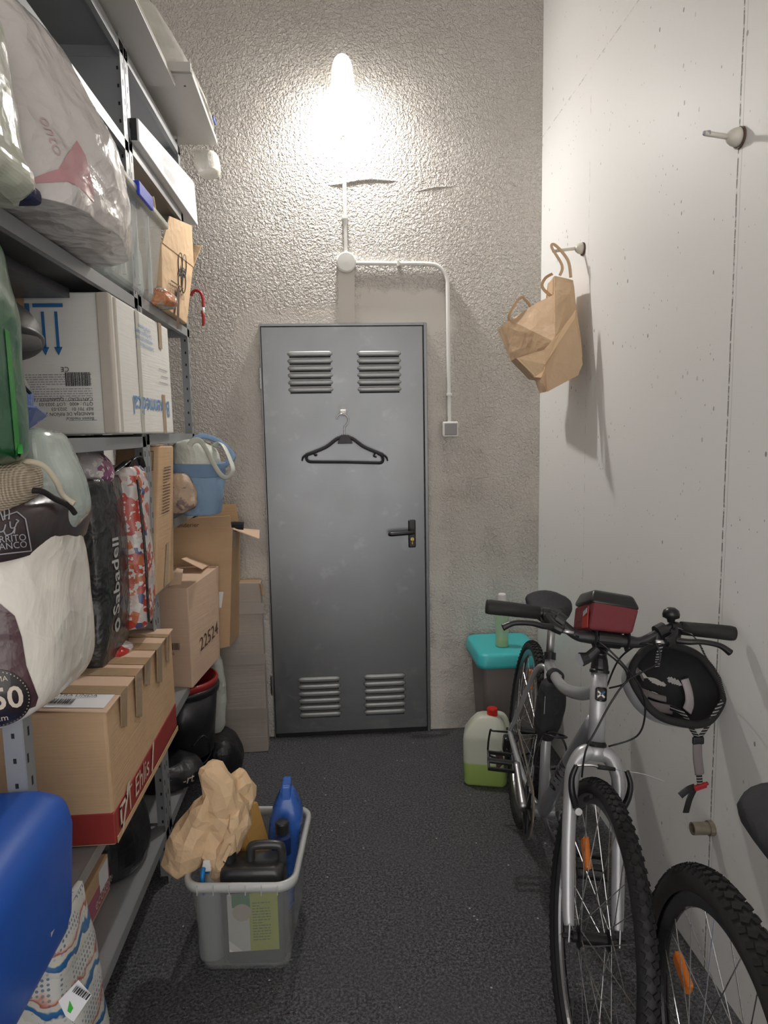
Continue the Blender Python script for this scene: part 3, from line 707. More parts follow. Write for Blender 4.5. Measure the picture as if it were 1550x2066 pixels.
obj('brown_tape', box(-.885, -.850, yo-.003, yo-.001, 1.80, 1.885), M['tape'], bxn)
# dim things behind, above the box
tag(obj('dark_folder', box(-1.0, -.72, -1.9, -1.42, 1.862, 1.886, .002), simple('dark_vinyl', (.02, .022, .03), .35)), 'dark flat folder lying just under the second shelf, left of the white medical carton', 'folder')
# helmets
M['grey_foam'] = simple('speckled_dark_grey_shell', (.10, .095, .095), .45, var=.5, vs=120, bump=.2, bs=200)
M['light_foam'] = simple('light_grey_padding', (.24, .225, .215), .8, var=.2, vs=90, bump=.3, bs=150)
def half(c, a, b, h, D, E1, n=32, r=10, t=.012):
    c, D, E1 = Vector(c), Vector(D).normalized(), Vector(E1).normalized(); E1 = (E1-D*E1.dot(D)).normalized(); E2 = D.cross(E1)
    bm = newbm(); R = []
    for j in range(r+1):
        th = PI/2*j/r
        if j == r: R.append([bm.verts.new(c+D*h)]); break
        R.append([bm.verts.new(c+(E1*math.cos(2*PI*k/n)*a+E2*math.sin(2*PI*k/n)*b)*math.cos(th)+D*h*math.sin(th)) for k in range(n)])
    for A, B in zip(R, R[1:]):
        for k in range(n):
            j = (k+1) % n
            if len(B) == 1: bm.faces.new((A[k], A[j], B[0]))
            else: bm.faces.new((A[k], A[j], B[j], B[k]))
    bmesh.ops.recalc_face_normals(bm, faces=bm.faces)
    bmesh.ops.solidify(bm, geom=bm.faces[:], thickness=t)
    return bm
hm = thing('bicycle_helmet', 'dark grey helmet with visor lying left of the white medical carton', 'helmet', (-.76, -1.75, 1.60))
obj('shell', half((-.795, -1.72, 1.735), .11, .14, .085, (.35, -.2, .9), (1, 0, 0)), M['grey_foam'], hm, smooth=True)
obj('visor', crumple(half((-.760, -1.72, 1.725), .075, .13, .045, (.2, -.1, -1), (1, 0, 0)), .002, 8), M['black_pl'], hm, smooth=True)
hm2 = thing('bicycle_helmet', 'blue helmet with grey lining on the middle shelf below the dark helmet', 'helmet', (-.78, -1.80, 1.51))
M['blue_gloss'] = simple('glossy_blue_shell', (.02, .10, .42), .25, var=.1, coat=.6)
obj('shell', half((-.765, -1.78, 1.60), .070, .13, .075, (.25, -.1, -1), (1, 0, 0)), M['blue_gloss'], hm2, smooth=True)
obj('padding', half((-.768, -1.78, 1.60), .068, .128, .065, (.25, -.1, 1), (1, 0, 0)), M['light_foam'], hm2, smooth=True)
obj('visor', sheet([(-.70, -1.86, 1.575), (-.672, -1.78, 1.57), (-.685, -1.70, 1.555), (-.72, -1.72, 1.525), (-.715, -1.84, 1.53)], .004), M['blue_gloss'], hm2)
obj('chin_strap', tube([(-.72, -1.86, 1.615), (-.69, -1.84, 1.63), (-.675, -1.80, 1.60)], .004, 6, sm=4), M['black_pl'], hm2)
# green bag
M['green'] = crinkle('dark_green_plastic', (.025, .12, .055), .28, bs=9, strength=.6, coat=.4)
M['green_b'] = crinkle('bright_green_plastic', (.03, .26, .04), .35, bs=9, strength=.4)
gb = thing('garbage_bag', 'green plastic sack with bright green seam at the left edge', 'bag', (-.62, -2.1, 1.47))
rows = [(1.84, -0.706, -0.612), (1.826, -0.708, -0.607), (1.78, -0.712, -0.603), (1.734, -0.717, -0.597), (1.6565, -0.724, -0.595), (1.577, -0.732, -0.595), (1.521, -0.738, -0.595), (1.4885, -0.741, -0.596), (1.472, -0.742, -0.608), (1.466, -0.743, -0.634)]
bm = crumple(loft(rows, -2.1, .16, e=3, seg=48, sub=6), .005, 10, 6)
tr = bvh_of(bm); obj('bag_body', bm, M['green'], gb, smooth=True)
sp = [(-0.53, -2.2, 1.715), (-0.529, -2.2, 1.643), (-0.528, -2.2, 1.571), (-0.529, -2.2, 1.485)]; sp2 = [(-0.522, -2.2, 1.715), (-0.521, -2.2, 1.643), (-0.52, -2.2, 1.57), (-0.521, -2.2, 1.485)]
patch(gb, tr, sp+sp2[::-1], nc, M['green_b'], 'seam', off=.003)

# ---------------------------------------------------------------- shelf z 1.0 zone (left to right)
M['clearbag'] = crinkle('thin_clear_bag', (.52, .60, .55), .16, alpha=.85, bs=8, strength=.6, coat=.7)
tag(obj('plastic_storage_bag', crumple(loft([(1.523, -0.65, -0.636), (1.5115, -0.669, -0.618), (1.4715, -0.683, -0.601), (1.4315, -0.696, -0.582), (1.3915, -0.704, -0.576), (1.3505, -0.703, -0.577), (1.315, -0.686, -0.598)], -1.82, .10, e=2.4, seg=40), .006, 11, 12), M['clearbag']), 'pale green clear plastic bag standing behind the drawstring of the duvet pack', 'bag')
def m_weave():
    t = NT('woven_jute'); a = t.new('ShaderNodeTexWave'); a.inputs['Scale'].default_value = 90; t.l.new(t.mapping((1, 1, .4)), a.inputs['Vector'])
    b = t.new('ShaderNodeTexWave'); b.bands_direction = 'Z'; b.inputs['Scale'].default_value = 70; t.l.new(t.tc, b.inputs['Vector'])
    h = t.math('ADD', a.outputs['Fac'], b.outputs['Fac'])
    return t.set(color=t.mix(t.math('MULTIPLY', h, .5), (.30, .24, .17), (.60, .50, .38)), rough=.85, normal=t.bump(h, .6, .003))
M['weave'] = m_weave()
wv = thing('woven_bag', 'beige woven jute bag top with cream cord at the left edge under the green sack', 'bag', (-.66, -1.95, 1.36))
obj('woven_body', crumple(loft([(1.472, -0.73, -0.634), (1.4585, -0.74, -0.609), (1.436, -0.742, -0.602), (1.4045, -0.744, -0.606), (1.3815, -0.746, -0.624)], -1.98, .11, e=2.3), .004, 9, 2), M['weave'], wv, smooth=True)
obj('cord', tube([(-0.639, -1.98, 1.46), (-0.608, -1.98, 1.465), (-0.591, -1.96, 1.454), (-0.581, -1.94, 1.427), (-0.577, -1.92, 1.396), (-0.557, -1.92, 1.38)], .0055, 8, sm=6), simple('cream_cord', (.62, .55, .42), .85, bump=.5, bs=150), wv, smooth=True)
# duvet pack
M['duvet'] = crinkle('cream_duvet_in_film', (.86, .81, .73), .3, bs=7, strength=.7, coat=.5, dist=.02)
M['plum'] = crinkle('dark_plum_satin', (.042, .028, .030), .32, bs=5, strength=.4, coat=.3)
M['plum2'] = crinkle('purple_quilted_card', (.085, .035, .045), .3, bs=14, strength=.5, coat=.5)
dp = thing('duvet_pack', 'tall rolled cream duvet pack with dark plum collar at the left edge', 'duvet', (-.72, -1.85, .88))
rows = [(1.3245, -0.881, -0.593), (1.288, -0.885, -0.592), (1.223, -0.891, -0.587), (1.129, -0.901, -0.586), (1.0525, -0.909, -0.59), (1.0145, -0.913, -0.6), (0.986, -0.906, -0.626), (0.969, -0.888, -0.668), (0.9635, -0.859, -0.719)]
bm = crumple(loft(rows, -1.87, .19, e=3.2, seg=72, sub=9, endk=.2), .006, 6, 14, amp2=.003, f2=20, zmin=.88)
tr = bvh_of(bm); obj('duvet_roll', bm, M['duvet'], dp, smooth=True)
rows = [(1.419, -0.871, -0.677), (1.4135, -0.871, -0.641), (1.399, -0.873, -0.605), (1.3785, -0.875, -0.585), (1.3515, -0.878, -0.584), (1.324, -0.881, -0.589), (1.304, -0.883, -0.595), (1.295, -0.884, -0.598)]
bm = crumple(loft(rows, -1.87, [.10, .14, .18, .205, .220, .222, .222, .220][::-1], e=3.3, seg=64, sub=6), .005, 6, 15)
tr2 = bvh_of(bm); obj('collar', bm, M['plum'], dp, smooth=True)
obj('rim', tube([(-0.608, -1.99, 1.413), (-0.59, -1.98, 1.41), (-0.581, -1.95, 1.393), (-0.569, -1.92, 1.377), (-0.565, -1.9, 1.359)], .0055, 8, sm=6), simple('black_velvet_hem', (.012, .008, .009), .8), dp, smooth=True)
patch(dp, tr, [(-0.683, -2.07, 1.284), (-0.646, -2.07, 1.23), (-0.615, -2.07, 1.198), (-0.606, -2.07, 1.158), (-0.602, -2.07, 1.104), (-0.585, -2.07, 1.039), (-0.591, -2.07, 1.021), (-0.707, -2.07, 1.006)], nc, M['plum2'], 'printed_card', off=.002)
ux = Vector((-0.609, -2.07, 1.059))-Vector((-0.652, -2.07, 1.059)); ux.normalize(); uz = Vector((-.06, 0, 1)).normalized()
cc = Vector((-0.654, -2.07, 1.047))
bm = drape(disc_grid(cc, ux, uz, .056), tr, nc, .0035); obj('printed_badge', bm, simple('black_badge', (.02, .014, .016), .35, coat=.4), dp, smooth=True)
bm = newbm()
for k in range(48):
    q = 2*PI*k/48; bm = join(bm, disc_grid(cc+ux*.052*math.cos(q)+uz*.052*math.sin(q), ux, uz, .0013, n=6, rings=1))
obj('badge_dots', drape(bm, tr, nc, .0045), M['ink_cream'], dp)
text(dp, '150', cc-ux*.001-uz*.018, ux, uz, .058, M['ink_cream'], .02, tree=tr, align='CENTER', off=.005, dirn=nc)
text(dp, 'cm', cc-uz*.042, ux, uz, .018, M['ink_cream'], 0, tree=tr, align='CENTER', off=.005, dirn=nc)
text(dp, 'CAMA', cc+uz*.034, ux, uz, .014, M['ink_cream'], 0, tree=tr, align='CENTER', off=.005, dirn=nc)
ux2 = (Vector((-0.585, -2.06, 1.323))-Vector((-0.635, -2.06, 1.318))).normalized(); bo = Vector((-0.588, -2.06, 1.333))
lg = M['ink_grey']
text(dp, 'BURRITO', bo, ux2, uz, .0165, lg, .002, tree=tr2, align='RIGHT', off=.003, dirn=nc)
text(dp, 'BLANCO', bo-uz*.0125, ux2, uz, .0165, lg, .002, tree=tr2, align='RIGHT', off=.003, dirn=nc)
fb = [(-.085, -.02), (.006, -.02), (.003, .038), (-.010, .052), (-.034, .045)]
kd = .68
P_ = [bo+ux2*a+uz*b for a, b in fb]
bm = newbm()
for a, b in zip(P_[:4], P_[1:4]+[P_[4]]): bm = join(bm, tube([a.lerp(b, i/8) for i in range(9)], .0011, 5))
don = [[(-.064, .055), (-.070, .078), (-.058, .082), (-.052, .056)], [(-.048, .058), (-.044, .092), (-.034, .082), (-.038, .058)], [(-.064, .055), (-.072, .042), (-.066, .028), (-.055, .030), (-.048, .045)],
       [(-.036, .052), (-.036, .036), (-.026, .036), (-.020, .046), (-.014, .052), (-.020, .056)], [(-.055, .030), (-.050, .018), (-.034, .022), (-.026, .034), (-.030, .020)]]
for d in don: bm = join(bm, tube(catmull([bo+ux2*a*kd+uz*b*kd for a, b in d], 5), .0011, 5))
drape(bm, tr2, nc, .0025)
obj('donkey_outline', bm, lg, dp)
# ---------------------------------------------------------------- woven shopping bags
M['sab'] = crinkle('black_woven_poly', (.022, .024, .025), .32, bs=16, strength=.75, coat=.35)
sb = thing('shopping_bag', 'tall black woven shopping bag with pale lettering running up its side', 'bag', (-.78, -1.28, .87))
bag = [(.882, -.87, -.700), (.89, -.875, -.690), (.95, -.87, -.682), (1.05, -.87, -.675), (1.2, -.865, -.672), (1.32, -.86, -.676), (1.385, -.855, -.682), (1.395, -.85, -.70)]
bm = crumple(loft(bag, -1.32, .125, e=6, seg=64, sub=8, endk=.1), .006, 11, 21, amp2=.004, f2=26, zmin=.88)
tr = bvh_of(bm); obj('bag_body', bm, M['sab'], sb, smooth=True)
text(sb, 'Sabadell', (-.67, -1.345, 1.01), (0, .06, 1), (0, -1, .06), .068, simple('silver_print', (.55, .55, .55), .4), .012, tree=tr, off=.002)
bm = tube([(-.67+.001, -1.350+.016*math.cos(q)*.9, .978+.015*math.sin(q)) for q in [2*PI*k/24 for k in range(24)]], .0052, 6, closed=True)
obj('lettering', drape(bm, tr, (1, 0, 0), .002), simple('silver_print2', (.55, .55, .55), .4), sb)
obj('handle', tube([(-.70, -1.38, 1.385), (-.69, -1.34, 1.41), (-.685, -1.29, 1.405), (-.67, -1.22, 1.428), (-.672, -1.18, 1.43), (-.675, -1.16, 1.39), (-.68, -1.19, 1.35)], .008, 8, sm=5, flat=(.014, .003)), M['sab'], sb, smooth=True)
def m_collage(name, cols, sc=26):
    t = NT(name); v = t.voro(sc, out='Color'); s_ = t.new('ShaderNodeSeparateColor'); t.l.new(v, s_.inputs[0])
    st = []; n = len(cols)
    for k, c in enumerate(cols): st.append((k/n, c))
    r = t.ramp(s_.outputs[0], st); r.node.color_ramp.interpolation = 'CONSTANT'
    h = t.voro(14)
    c2 = t.mix(t.math('GREATER_THAN', t.noise(60, 2), .58), r, (.7, .66, .62))
    return t.set(color=c2, rough=.3, coat=.4, normal=t.bump(h, .6, .012))
M['collage'] = m_collage('printed_collage', [(.50, .05, .03), (.62, .57, .54), (.45, .09, .06), (.60, .56, .54), (.05, .07, .20), (.55, .16, .07), (.62, .50, .46), (.45, .06, .05)], 38)
cbg = thing('shopping_bag', 'glossy red and white patterned shopping bag squeezed behind the black one', 'bag', (-.74, -1.13, .92))
bm = crumple(loft([(.925, -.82, -.660), (.95, -.83, -.636), (1.1, -.83, -.628), (1.25, -.83, -.630), (1.38, -.82, -.634), (1.415, -.81, -.65)], -1.165, .062, e=5, seg=40, sub=7, endk=.1), .005, 12, 22, amp2=.003, f2=24)
obj('bag_body', bm, M['collage'], cbg, smooth=True)
obj('trim_edge', tube([(-.634, -1.228, 1.38), (-.627, -1.228, 1.25), (-.625, -1.225, 1.1), (-.630, -1.215, .97), (-.636, -1.19, .935)], .004, 6, sm=4), M['sab'], cbg, smooth=True)
obj('handle', tube([(-.68, -1.20, 1.40), (-.665, -1.17, 1.435), (-.655, -1.12, 1.44), (-.655, -1.09, 1.41)], .006, 8, sm=5, flat=(.010, .003)), M['sab'], cbg, smooth=True)
M['purple'] = m_collage('purple_white_plastic', [(.22, .06, .16), (.5, .45, .46), (.30, .10, .20), (.55, .50, .50)], 12)
tag(obj('plastic_bundle', crumple(loft([(1.37, -.80, -.70), (1.40, -.82, -.675), (1.45, -.82, -.69), (1.475, -.80, -.72)], -1.33, .07), .008, 16, 24), M['purple']), 'purple and white crinkled plastic bundle peeking out of the black woven bag', 'bundle')
# ---------------------------------------------------------------- tall carton with up arrows
tc_ = thing('cardboard_box', 'tall narrow brown carton with two up arrows, standing behind the woven bags', 'box', (-.71, -.92, .99))
tb_ = hexa([(-.785, -1.085, 1.008), (-.640, -1.085, .992), (-.640, -.842, .992), (-.785, -.842, 1.008), (-.785, -.930, 1.472), (-.640, -.930, 1.472), (-.640, -.735, 1.468), (-.785, -.735, 1.472)], .006, 3)
obj('carton', tb_, M['cb'], tc_)
obj('flap', sheet([(-.64, -.925, 1.473), (-.66, -.78, 1.473), (-.785, -.80, 1.488), (-.775, -.94, 1.486)], .003), M['cb_light'], tc_)
def onf(z): return -1.085+(z-1.0)/.472*.155-.0045
fy = lambda u, z: (u, onf(z)-.0012, z)
bm = newbm()
def fp(P): bm.faces.new([bm.verts.new(fy(*p)) for p in P])
for cx in (-.694, -.672):
    fp([(cx-.0015, 1.405), (cx+.0015, 1.405), (cx+.0015, 1.435), (cx-.0015, 1.435)]); fp([(cx-.006, 1.433), (cx+.006, 1.433), (cx, 1.449)])
for a in ((-.708, 1.392, -.658, 1.394), (-.708, 1.454, -.658, 1.456), (-.708, 1.392, -.706, 1.456), (-.660, 1.392, -.658, 1.456), (-.704, 1.399, -.662, 1.4015)):
    fp([(a[0], a[1]), (a[2], a[1]), (a[2], a[3]), (a[0], a[3])])
obj('arrow_print', bm, M['ink'], tc_)
bm = newbm(); P = [(-.700, 1.10), (-.655, 1.10), (-.652, 1.16), (-.658, 1.20), (-.675, 1.225), (-.700, 1.235)]; fp(P); obj('black_print', bm, M['ink'], tc_)
UU, VV = Vector((0, 1, 0)), Vector((0, .33, .94)).normalized()
obj('small_print', bars((-.6385, -.96, 1.24), UU, VV, printlines(.10, .17, 16, 9, .9), .0022), M['ink_brown'], tc_)
obj('packing_tape', sheet([(-.6385, -.985, 1.00), (-.6385, -.93, 1.00), (-.6375, -.89, 1.14), (-.6375, -.92, 1.14)], .001), M['tape'], tc_)
# ---------------------------------------------------------------- blue tote, paper bag (short shelf)
M['denim'] = crinkle('light_blue_cotton', (.25, .37, .53), .85, bs=9, strength=.45, spec=.2)
M['denim_d'] = crinkle('mid_blue_hem', (.18, .28, .43), .85, bs=9, strength=.3, spec=.2)
M['wcloth'] = crinkle('white_soft_plastic', (.62, .64, .58), .4, bs=10, strength=.6)
tt = thing('tote_bag', 'light blue cloth tote with white straps on the small shelf near the back wall', 'bag', (-.585, -.56, 1.20))
rows = [(1.3575, -0.705, -0.49), (1.3195, -0.707, -0.492), (1.2705, -0.696, -0.498), (1.231, -0.666, -0.506), (1.1995, -0.637, -0.513)]
bm = crumple(loft(rows, -.58, .10, e=3.2, seg=48), .005, 11, 31, zmin=1.2005); obj('bag_body', bm, M['denim'], tt, smooth=True)
rows = [(1.3965, -0.707, -0.487), (1.377, -0.708, -0.486), (1.3445, -0.706, -0.489)]
obj('hem', crumple(loft(rows, -.58, .101, e=3.2, seg=48), .005, 11, 31), M['denim_d'], tt, smooth=True)
def ribbon(P, w, t=.0015, sm=6, up=(0, 0, 1)): return tube(P, 1, 8, sm=sm, flat=(w/2, t), up=up)
st1 = [(-0.621, -0.66, 1.41), (-0.589, -0.68, 1.475), (-0.556, -0.69, 1.485), (-0.532, -0.7, 1.456), (-0.502, -0.71, 1.395), (-0.475, -0.71, 1.354), (-0.451, -0.7, 1.349), (-0.435, -0.7, 1.38), (-0.466, -0.66, 1.453), (-0.495, -0.62, 1.476), (-0.518, -0.6, 1.462)]
obj('strap', ribbon(st1, .022, .0018, up=(0, -1, .2)), M['wcloth'], tt, smooth=True)
obj('blue_strap', ribbon([(-0.63, -0.5, 1.413), (-0.621, -0.48, 1.482), (-0.584, -0.46, 1.501), (-0.526, -0.46, 1.479), (-0.478, -0.46, 1.434), (-0.472, -0.47, 1.409), (-0.514, -0.5, 1.371)], .024, .0018, up=(0, -1, .2)), M['denim_d'], tt, smooth=True)
tag(obj('plastic_bundle', crumple(loft([(1.4795, -0.649, -0.578), (1.468, -0.668, -0.541), (1.441, -0.677, -0.512), (1.407, -0.682, -0.502), (1.372, -0.677, -0.507)], -.60, .075, e=2.3), .010, 13, 34, amp2=.005, f2=26), M['wcloth']), 'crumpled white plastic bundle filling the top of the light blue tote', 'bundle')
tag(obj('paper_bag', crumple(loft([(1.3655, -0.654, -0.614), (1.348, -0.691, -0.595), (1.3105, -0.7, -0.577), (1.2735, -0.704, -0.572), (1.2455, -0.704, -0.578), (1.2235, -0.698, -0.611)], -.70, .05, e=2.6), .007, 14, 36, amp2=.004, f2=30, zmin=1.2005), crinkle('printed_kraft', (.52, .38, .28), .6, bs=14, color2=(.20, .14, .13), c2s=22, c2range=(.57, .62))), 'small crumpled brown paper bag in front of the light blue tote', 'paper bag')
# ---------------------------------------------------------------- open tall box by the back wall
ob_ = thing('cardboard_box', 'tall open brown carton with flaps out, in the corner below the blue tote', 'box', (-.66, -.16, .53))
P0 = [(-.83, -.345, .530), (-.536, -.350, .585), (-.530, -.05, .555), (-.83, -.04, .530)]; P1 = [(-.83, -.345, 1.105), (-.500, -.355, 1.108), (-.512, -.05, 1.067), (-.83, -.04, 1.105)]
def opencarton(parent, P0, P1, m, t=.006, name='carton'):
    bm = newbm(); a = [bm.verts.new(p) for p in P0]; b = [bm.verts.new(p) for p in P1]
    bm.faces.new(a[::-1])
    for i in range(4): j = (i+1) % 4; bm.faces.new((a[i], a[j], b[j], b[i]))
    bmesh.ops.recalc_face_normals(bm, faces=bm.faces)
    bmesh.ops.solidify(bm, geom=bm.faces[:], thickness=t)
    return obj(name, bm, m, parent)
opencarton(ob_, P0, P1, M['cb'])
obj('flap', sheet([(-.83, -.349, 1.100), (-.503, -.359, 1.106), (-.507, -.366, 1.163), (-.83, -.355, 1.150)], .004), M['cb'], ob_)
obj('flap', sheet([(-.500, -.345, 1.104), (-.512, -.06, 1.066), (-.415, -.10, 1.060), (-.395, -.30, 1.050)], .004), M['cb_light'], ob_)
obj('flap', sheet([(-.800, -.045, 1.10), (-.515, -.055, 1.064), (-.530, -.020, 1.175), (-.78, -.015, 1.18)], .004), M['cb_dark'], ob_)
obj('shipping_label', sheet([(-0.602, -0.358, 0.759), (-0.562, -0.358, 0.762), (-0.55, -0.358, 0.831), (-0.59, -0.358, 0.833)], .0006), M['paper'], ob_)
obj('clear_tape', sheet([(-.5025, -.34, 1.02), (-.512, -.20, 1.01), (-.506, -.20, 1.08), (-.498, -.34, 1.10)], .0006), M['film'], ob_)
text(ob_, 'Amderier', (-.74, -.3665, 1.118), (1, 0, 0), (0, 0, 1), .026, M['ink_brown'])
tag(obj('rolled_fabric', crumple(tube([(-.55, -.25, 1.095), (-.515, -.24, 1.100), (-.470, -.235, 1.098)], [.025, .022, .018], 14, sm=6), .004, 30, 3), simple('black_fuzzy_fabric', (.015, .015, .018), .95, bump=.6, bs=150)), 'black fuzzy roll sticking out of the open carton onto its flap', 'fabric')
# ---------------------------------------------------------------- carton 22524
nb = thing('cardboard_box', 'light brown carton marked 22524 balanced on the red bucket', 'box', (-.72, -.45, .508))
a = Vector((-.634, -.66, .520)); bq = Vector((-.574, -.375, .550)); lf = Vector((-.24, .04, 0)); h = Vector((0, 0, .400))
P0 = [a+lf, a, bq, bq+lf]; P1 = [p+h+Vector((.0, 0, 0)) for p in P0]
P1[2] = P1[2]+Vector((.012, 0, .0))
obj('carton', hexa(P0+P1, .004, 2), M['cb_light'], nb)
obj('flap', sheet([P1[1]+Vector((-.09, .03, .004)), P1[1]+Vector((-.035, .05, .004)), P1[1]+Vector((-.04, .12, .05)), P1[1]+Vector((-.065, .12, .055))], .003), M['cb_light'], nb)
obj('flap', sheet([P1[2]+Vector((-.05, -.10, .004)), P1[2]+Vector((-.04, -.01, .004)), P1[2]+Vector((-.13, .0, .04)), P1[2]+Vector((-.14, -.07, .045))], .003), M['cb_light'], nb)
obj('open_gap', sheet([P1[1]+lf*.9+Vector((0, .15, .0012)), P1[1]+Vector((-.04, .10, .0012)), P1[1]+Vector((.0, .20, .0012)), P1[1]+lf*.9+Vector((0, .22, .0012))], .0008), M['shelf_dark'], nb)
un_ = (bq-a).normalized(); fn = un_.cross(Vector((0, 0, 1)))
text(nb, '22524', a+un_*.075+Vector((0, 0, .115))+fn*.005, un_, Vector((0, 0, 1)), .078, M['ink_brown'], .0)
uf = (-lf).normalized(); ff = uf.cross(Vector((0, 0, 1)))
obj('barcode', bars(a-uf*.10+Vector((0, 0, .155))+ff*.002, uf, (0, 0, 1), barcode(.055, .028)), M['ink_brown'], nb)
text(nb, '85x45', a-uf*.10+Vector((0, 0, .135))+ff*.002, uf, (0, 0, 1), .014, M['ink_brown'])
# ---------------------------------------------------------------- buckets
BC = (-.712, -.50)
def bucket(name, label, r0, r1, z0, z1, m, rim):
    t_ = thing(name, label, 'bucket', (BC[0], BC[1], z0))
    obj('bucket_body', lathe((BC[0], BC[1], z0), (0, 0, 1), [(0, 0), (r0, 0), (r1, z1-z0), (r1-.003, z1-z0), (r0-.003, .004), (0, .004)], 48), m, t_, smooth=False)
    for p in t_.children[0].data.polygons: p.use_smooth = abs(p.normal.z) < .9
    obj('rim', lathe((BC[0], BC[1], z1), (0, 0, 1), [(r1-.004, .004), (r1+rim, .004), (r1+rim+.004, -.004), (r1+rim+.002, -.024), (r1, -.026), (r1, 0)], 48, closed=True), m, t_, smooth=True)
    return t_
M['bucket_black'] = simple('black_bucket_plastic', (.014, .015, .018), .35, var=.1, coat=.2)
M['bucket_red'] = simple('red_bucket_plastic', (.30, .018, .018), .35, var=.1, coat=.3)
bucket('bucket', 'black plastic bucket on the lowest shelf by the far post', .115, .143, .195, .478, M['bucket_black'], .004)
rb = bucket('bucket', 'red plastic bucket nested inside the black one under the 22524 carton', .110, .1365, .215, .505, M['bucket_red'], .006)
# white bag behind the buckets
tag(obj('plastic_bag', crumple(loft([(0.5475, -0.617, -0.598), (0.506, -0.637, -0.589), (0.46, -0.639, -0.582), (0.3675, -0.652, -0.575), (0.275, -0.661, -0.577), (0.193, -0.661, -0.59), (0.153, -0.658, -0.616), (0.1255, -0.655, -0.637)], -.28, .03, e=2.4, seg=32), .006, 14, 41, amp2=.004, f2=30), M['wcloth']), 'white plastic bag hanging down between the bucket and the grey cardboard', 'bag')
# black bags around the shelf foot
M['blackbag'] = crinkle('black_nylon', (.012, .012, .014), .4, bs=10, strength=.6, coat=.2)
bkb = thing('sports_bag', 'black drawstring bag lying on the lowest shelf in front of the bucket', 'bag', (-.72, -.72, .2))
bm = crumple(loft([(.197, -.86, -.63), (.205, -.88, -.605), (.235, -.88, -.598), (.265, -.86, -.62), (.28, -.82, -.65)], -.76, .10, e=2.5, seg=44), .010, 9, 43, zmin=.197)
tr = bvh_of(bm); obj('bag_body', bm, M['blackbag'], bkb, smooth=True)
text(bkb, '-rt', (-.64, -.86, .222), Vector((.8, .6, 0)).normalized(), (0, .0, 1), .042, M['ink_cream'], .003, tree=tr, off=.002, shear=.3)
obj('drawstring', ribbon([(-.64, -.70, .30), (-.60, -.67, .33), (-.575, -.66, .27), (-.59, -.70, .235), (-.62, -.74, .24)], .014), M['blackbag'], bkb, smooth=True)
obj('drawstring', ribbon([(-.60, -.80, .25), (-.555, -.82, .24), (-.53, -.85, .15), (-.535, -.87, .06), (-.56, -.86, .012)], .030, .003), M['blackbag'], bkb, smooth=True)
tag(obj('sports_bag', crumple(loft([(.0, -.66, -.55), (.02, -.69, -.515), (.08, -.69, -.505), (.14, -.67, -.525), (.17, -.64, -.56)], -.32, .10, e=2.4, seg=40), .010, 9, 44, zmin=.001), M['blackbag']), 'black bag slumped on the floor against the grey cardboard by the back wall', 'bag')
tag(obj('sports_bag', crumple(loft([(.192, -.93, -.70), (.21, -.95, -.675), (.28, -.94, -.675), (.36, -.90, -.70), (.40, -.86, -.75)], -1.23, .15, e=2.4, seg=40), .010, 8, 45, zmin=.190), M['blackbag']), 'black soft bag on the lowest shelf under the red banded carton', 'bag')
# grey flat cardboard leaning on the wall
gc = thing('flattened_carton', 'tall grey flattened cardboard leaning on the back wall left of the metal door', 'cardboard', (-.49, -.1, 0))
gb_ = hexa([(-.680, -.165, .001), (-.409, -.160, .001), (-.409, -.085, .001), (-.68, -.085, .001), (-.675, -.085, .812), (-.424, -.080, .806), (-.424, -.012, .806), (-.675, -.012, .812)], .004)
obj('board', gb_, M['cb_grey'], gc)
for z in (.16, .42, .66): obj('packing_tape', sheet([(-.675, -.164+.098*z-.0025, z), (-.41, -.160+.098*z-.0025, z), (-.41, -.160+.098*(z+.05)-.0025, z+.05), (-.675, -.164+.098*(z+.05)-.0025, z+.05)], .0008), simple('grey_tape', (.37, .325, .29), .35), gc)
obj('open_end', sheet([(-.66, -.078, .8095), (-.428, -.074, .8065), (-.428, -.018, .8065), (-.66, -.018, .8095)], .0008), M['cb_dark'], gc)
obj('torn_edge', tube([(-.424, -.082, .80), (-.418, -.080, .77), (-.415, -.084, .745)], .006, 6), M['cb_dark'], gc)

# ---------------------------------------------------------------- red banded carton
eh = thing('cardboard_box', 'big brown carton with maroon band and taped top, below the black woven bag', 'box', (-.8, -1.38, .52))
E0 = [(-1.02, -1.69, .524), (-.604, -1.69, .524), (-.606, -1.045, .536), (-1.02, -1.045, .53)]
E1 = [(-1.02, -1.70, .870), (-.602, -1.705, .872), (-.606, -1.05, .870), (-1.02, -1.05, .870)]
obj('carton', hexa(E0+E1, .007, 3), M['cb'], eh)
obj('red_band', join(hexa([(-1.02, -1.6935, .53), (-.6013, -1.6935, .53), (-.6045, -1.05, .54), (-1.0, -1.05, .54), (-1.02, -1.6955, .612), (-.6005, -1.6955, .612), (-.6038, -1.05, .622), (-1.0, -1.05, .622)], .0045)), M['ink_red'], eh)
obj('lower_edge', box(-.6008, -.5995, -1.688, -1.06, .530, .546), M['cb'], eh)
UE, VE = Vector((0, 1, .014)).normalized(), Vector((0, 0, 1))
text(eh, 'Ehlis', (-.5995, -1.545, .562), UE, VE, .075, M['ink_cream'], 0, shear=.15)
obj('emblem_print', bars((-.599, -1.665, .555), UE, VE, [(0, 0, .012, .05), (0, .044, .055, .055), (0, 0, .03, .006), (.045, .03, .055, .055), (.075, .0, .083, .07), (.083, .055, .10, .06)]), M['ink_cream'], eh)
obj('slash_print', join(sheet([(-.5988, -1.385, .552), (-.5988, -1.375, .552), (-.5988, -1.345, .625), (-.5988, -1.358, .625)], .0006), sheet([(-.5988, -1.66, .535), (-.5988, -1.65, .535), (-.5988, -1.575, .630), (-.5988, -1.595, .630)], .0006)), M['ink_cream'], eh)
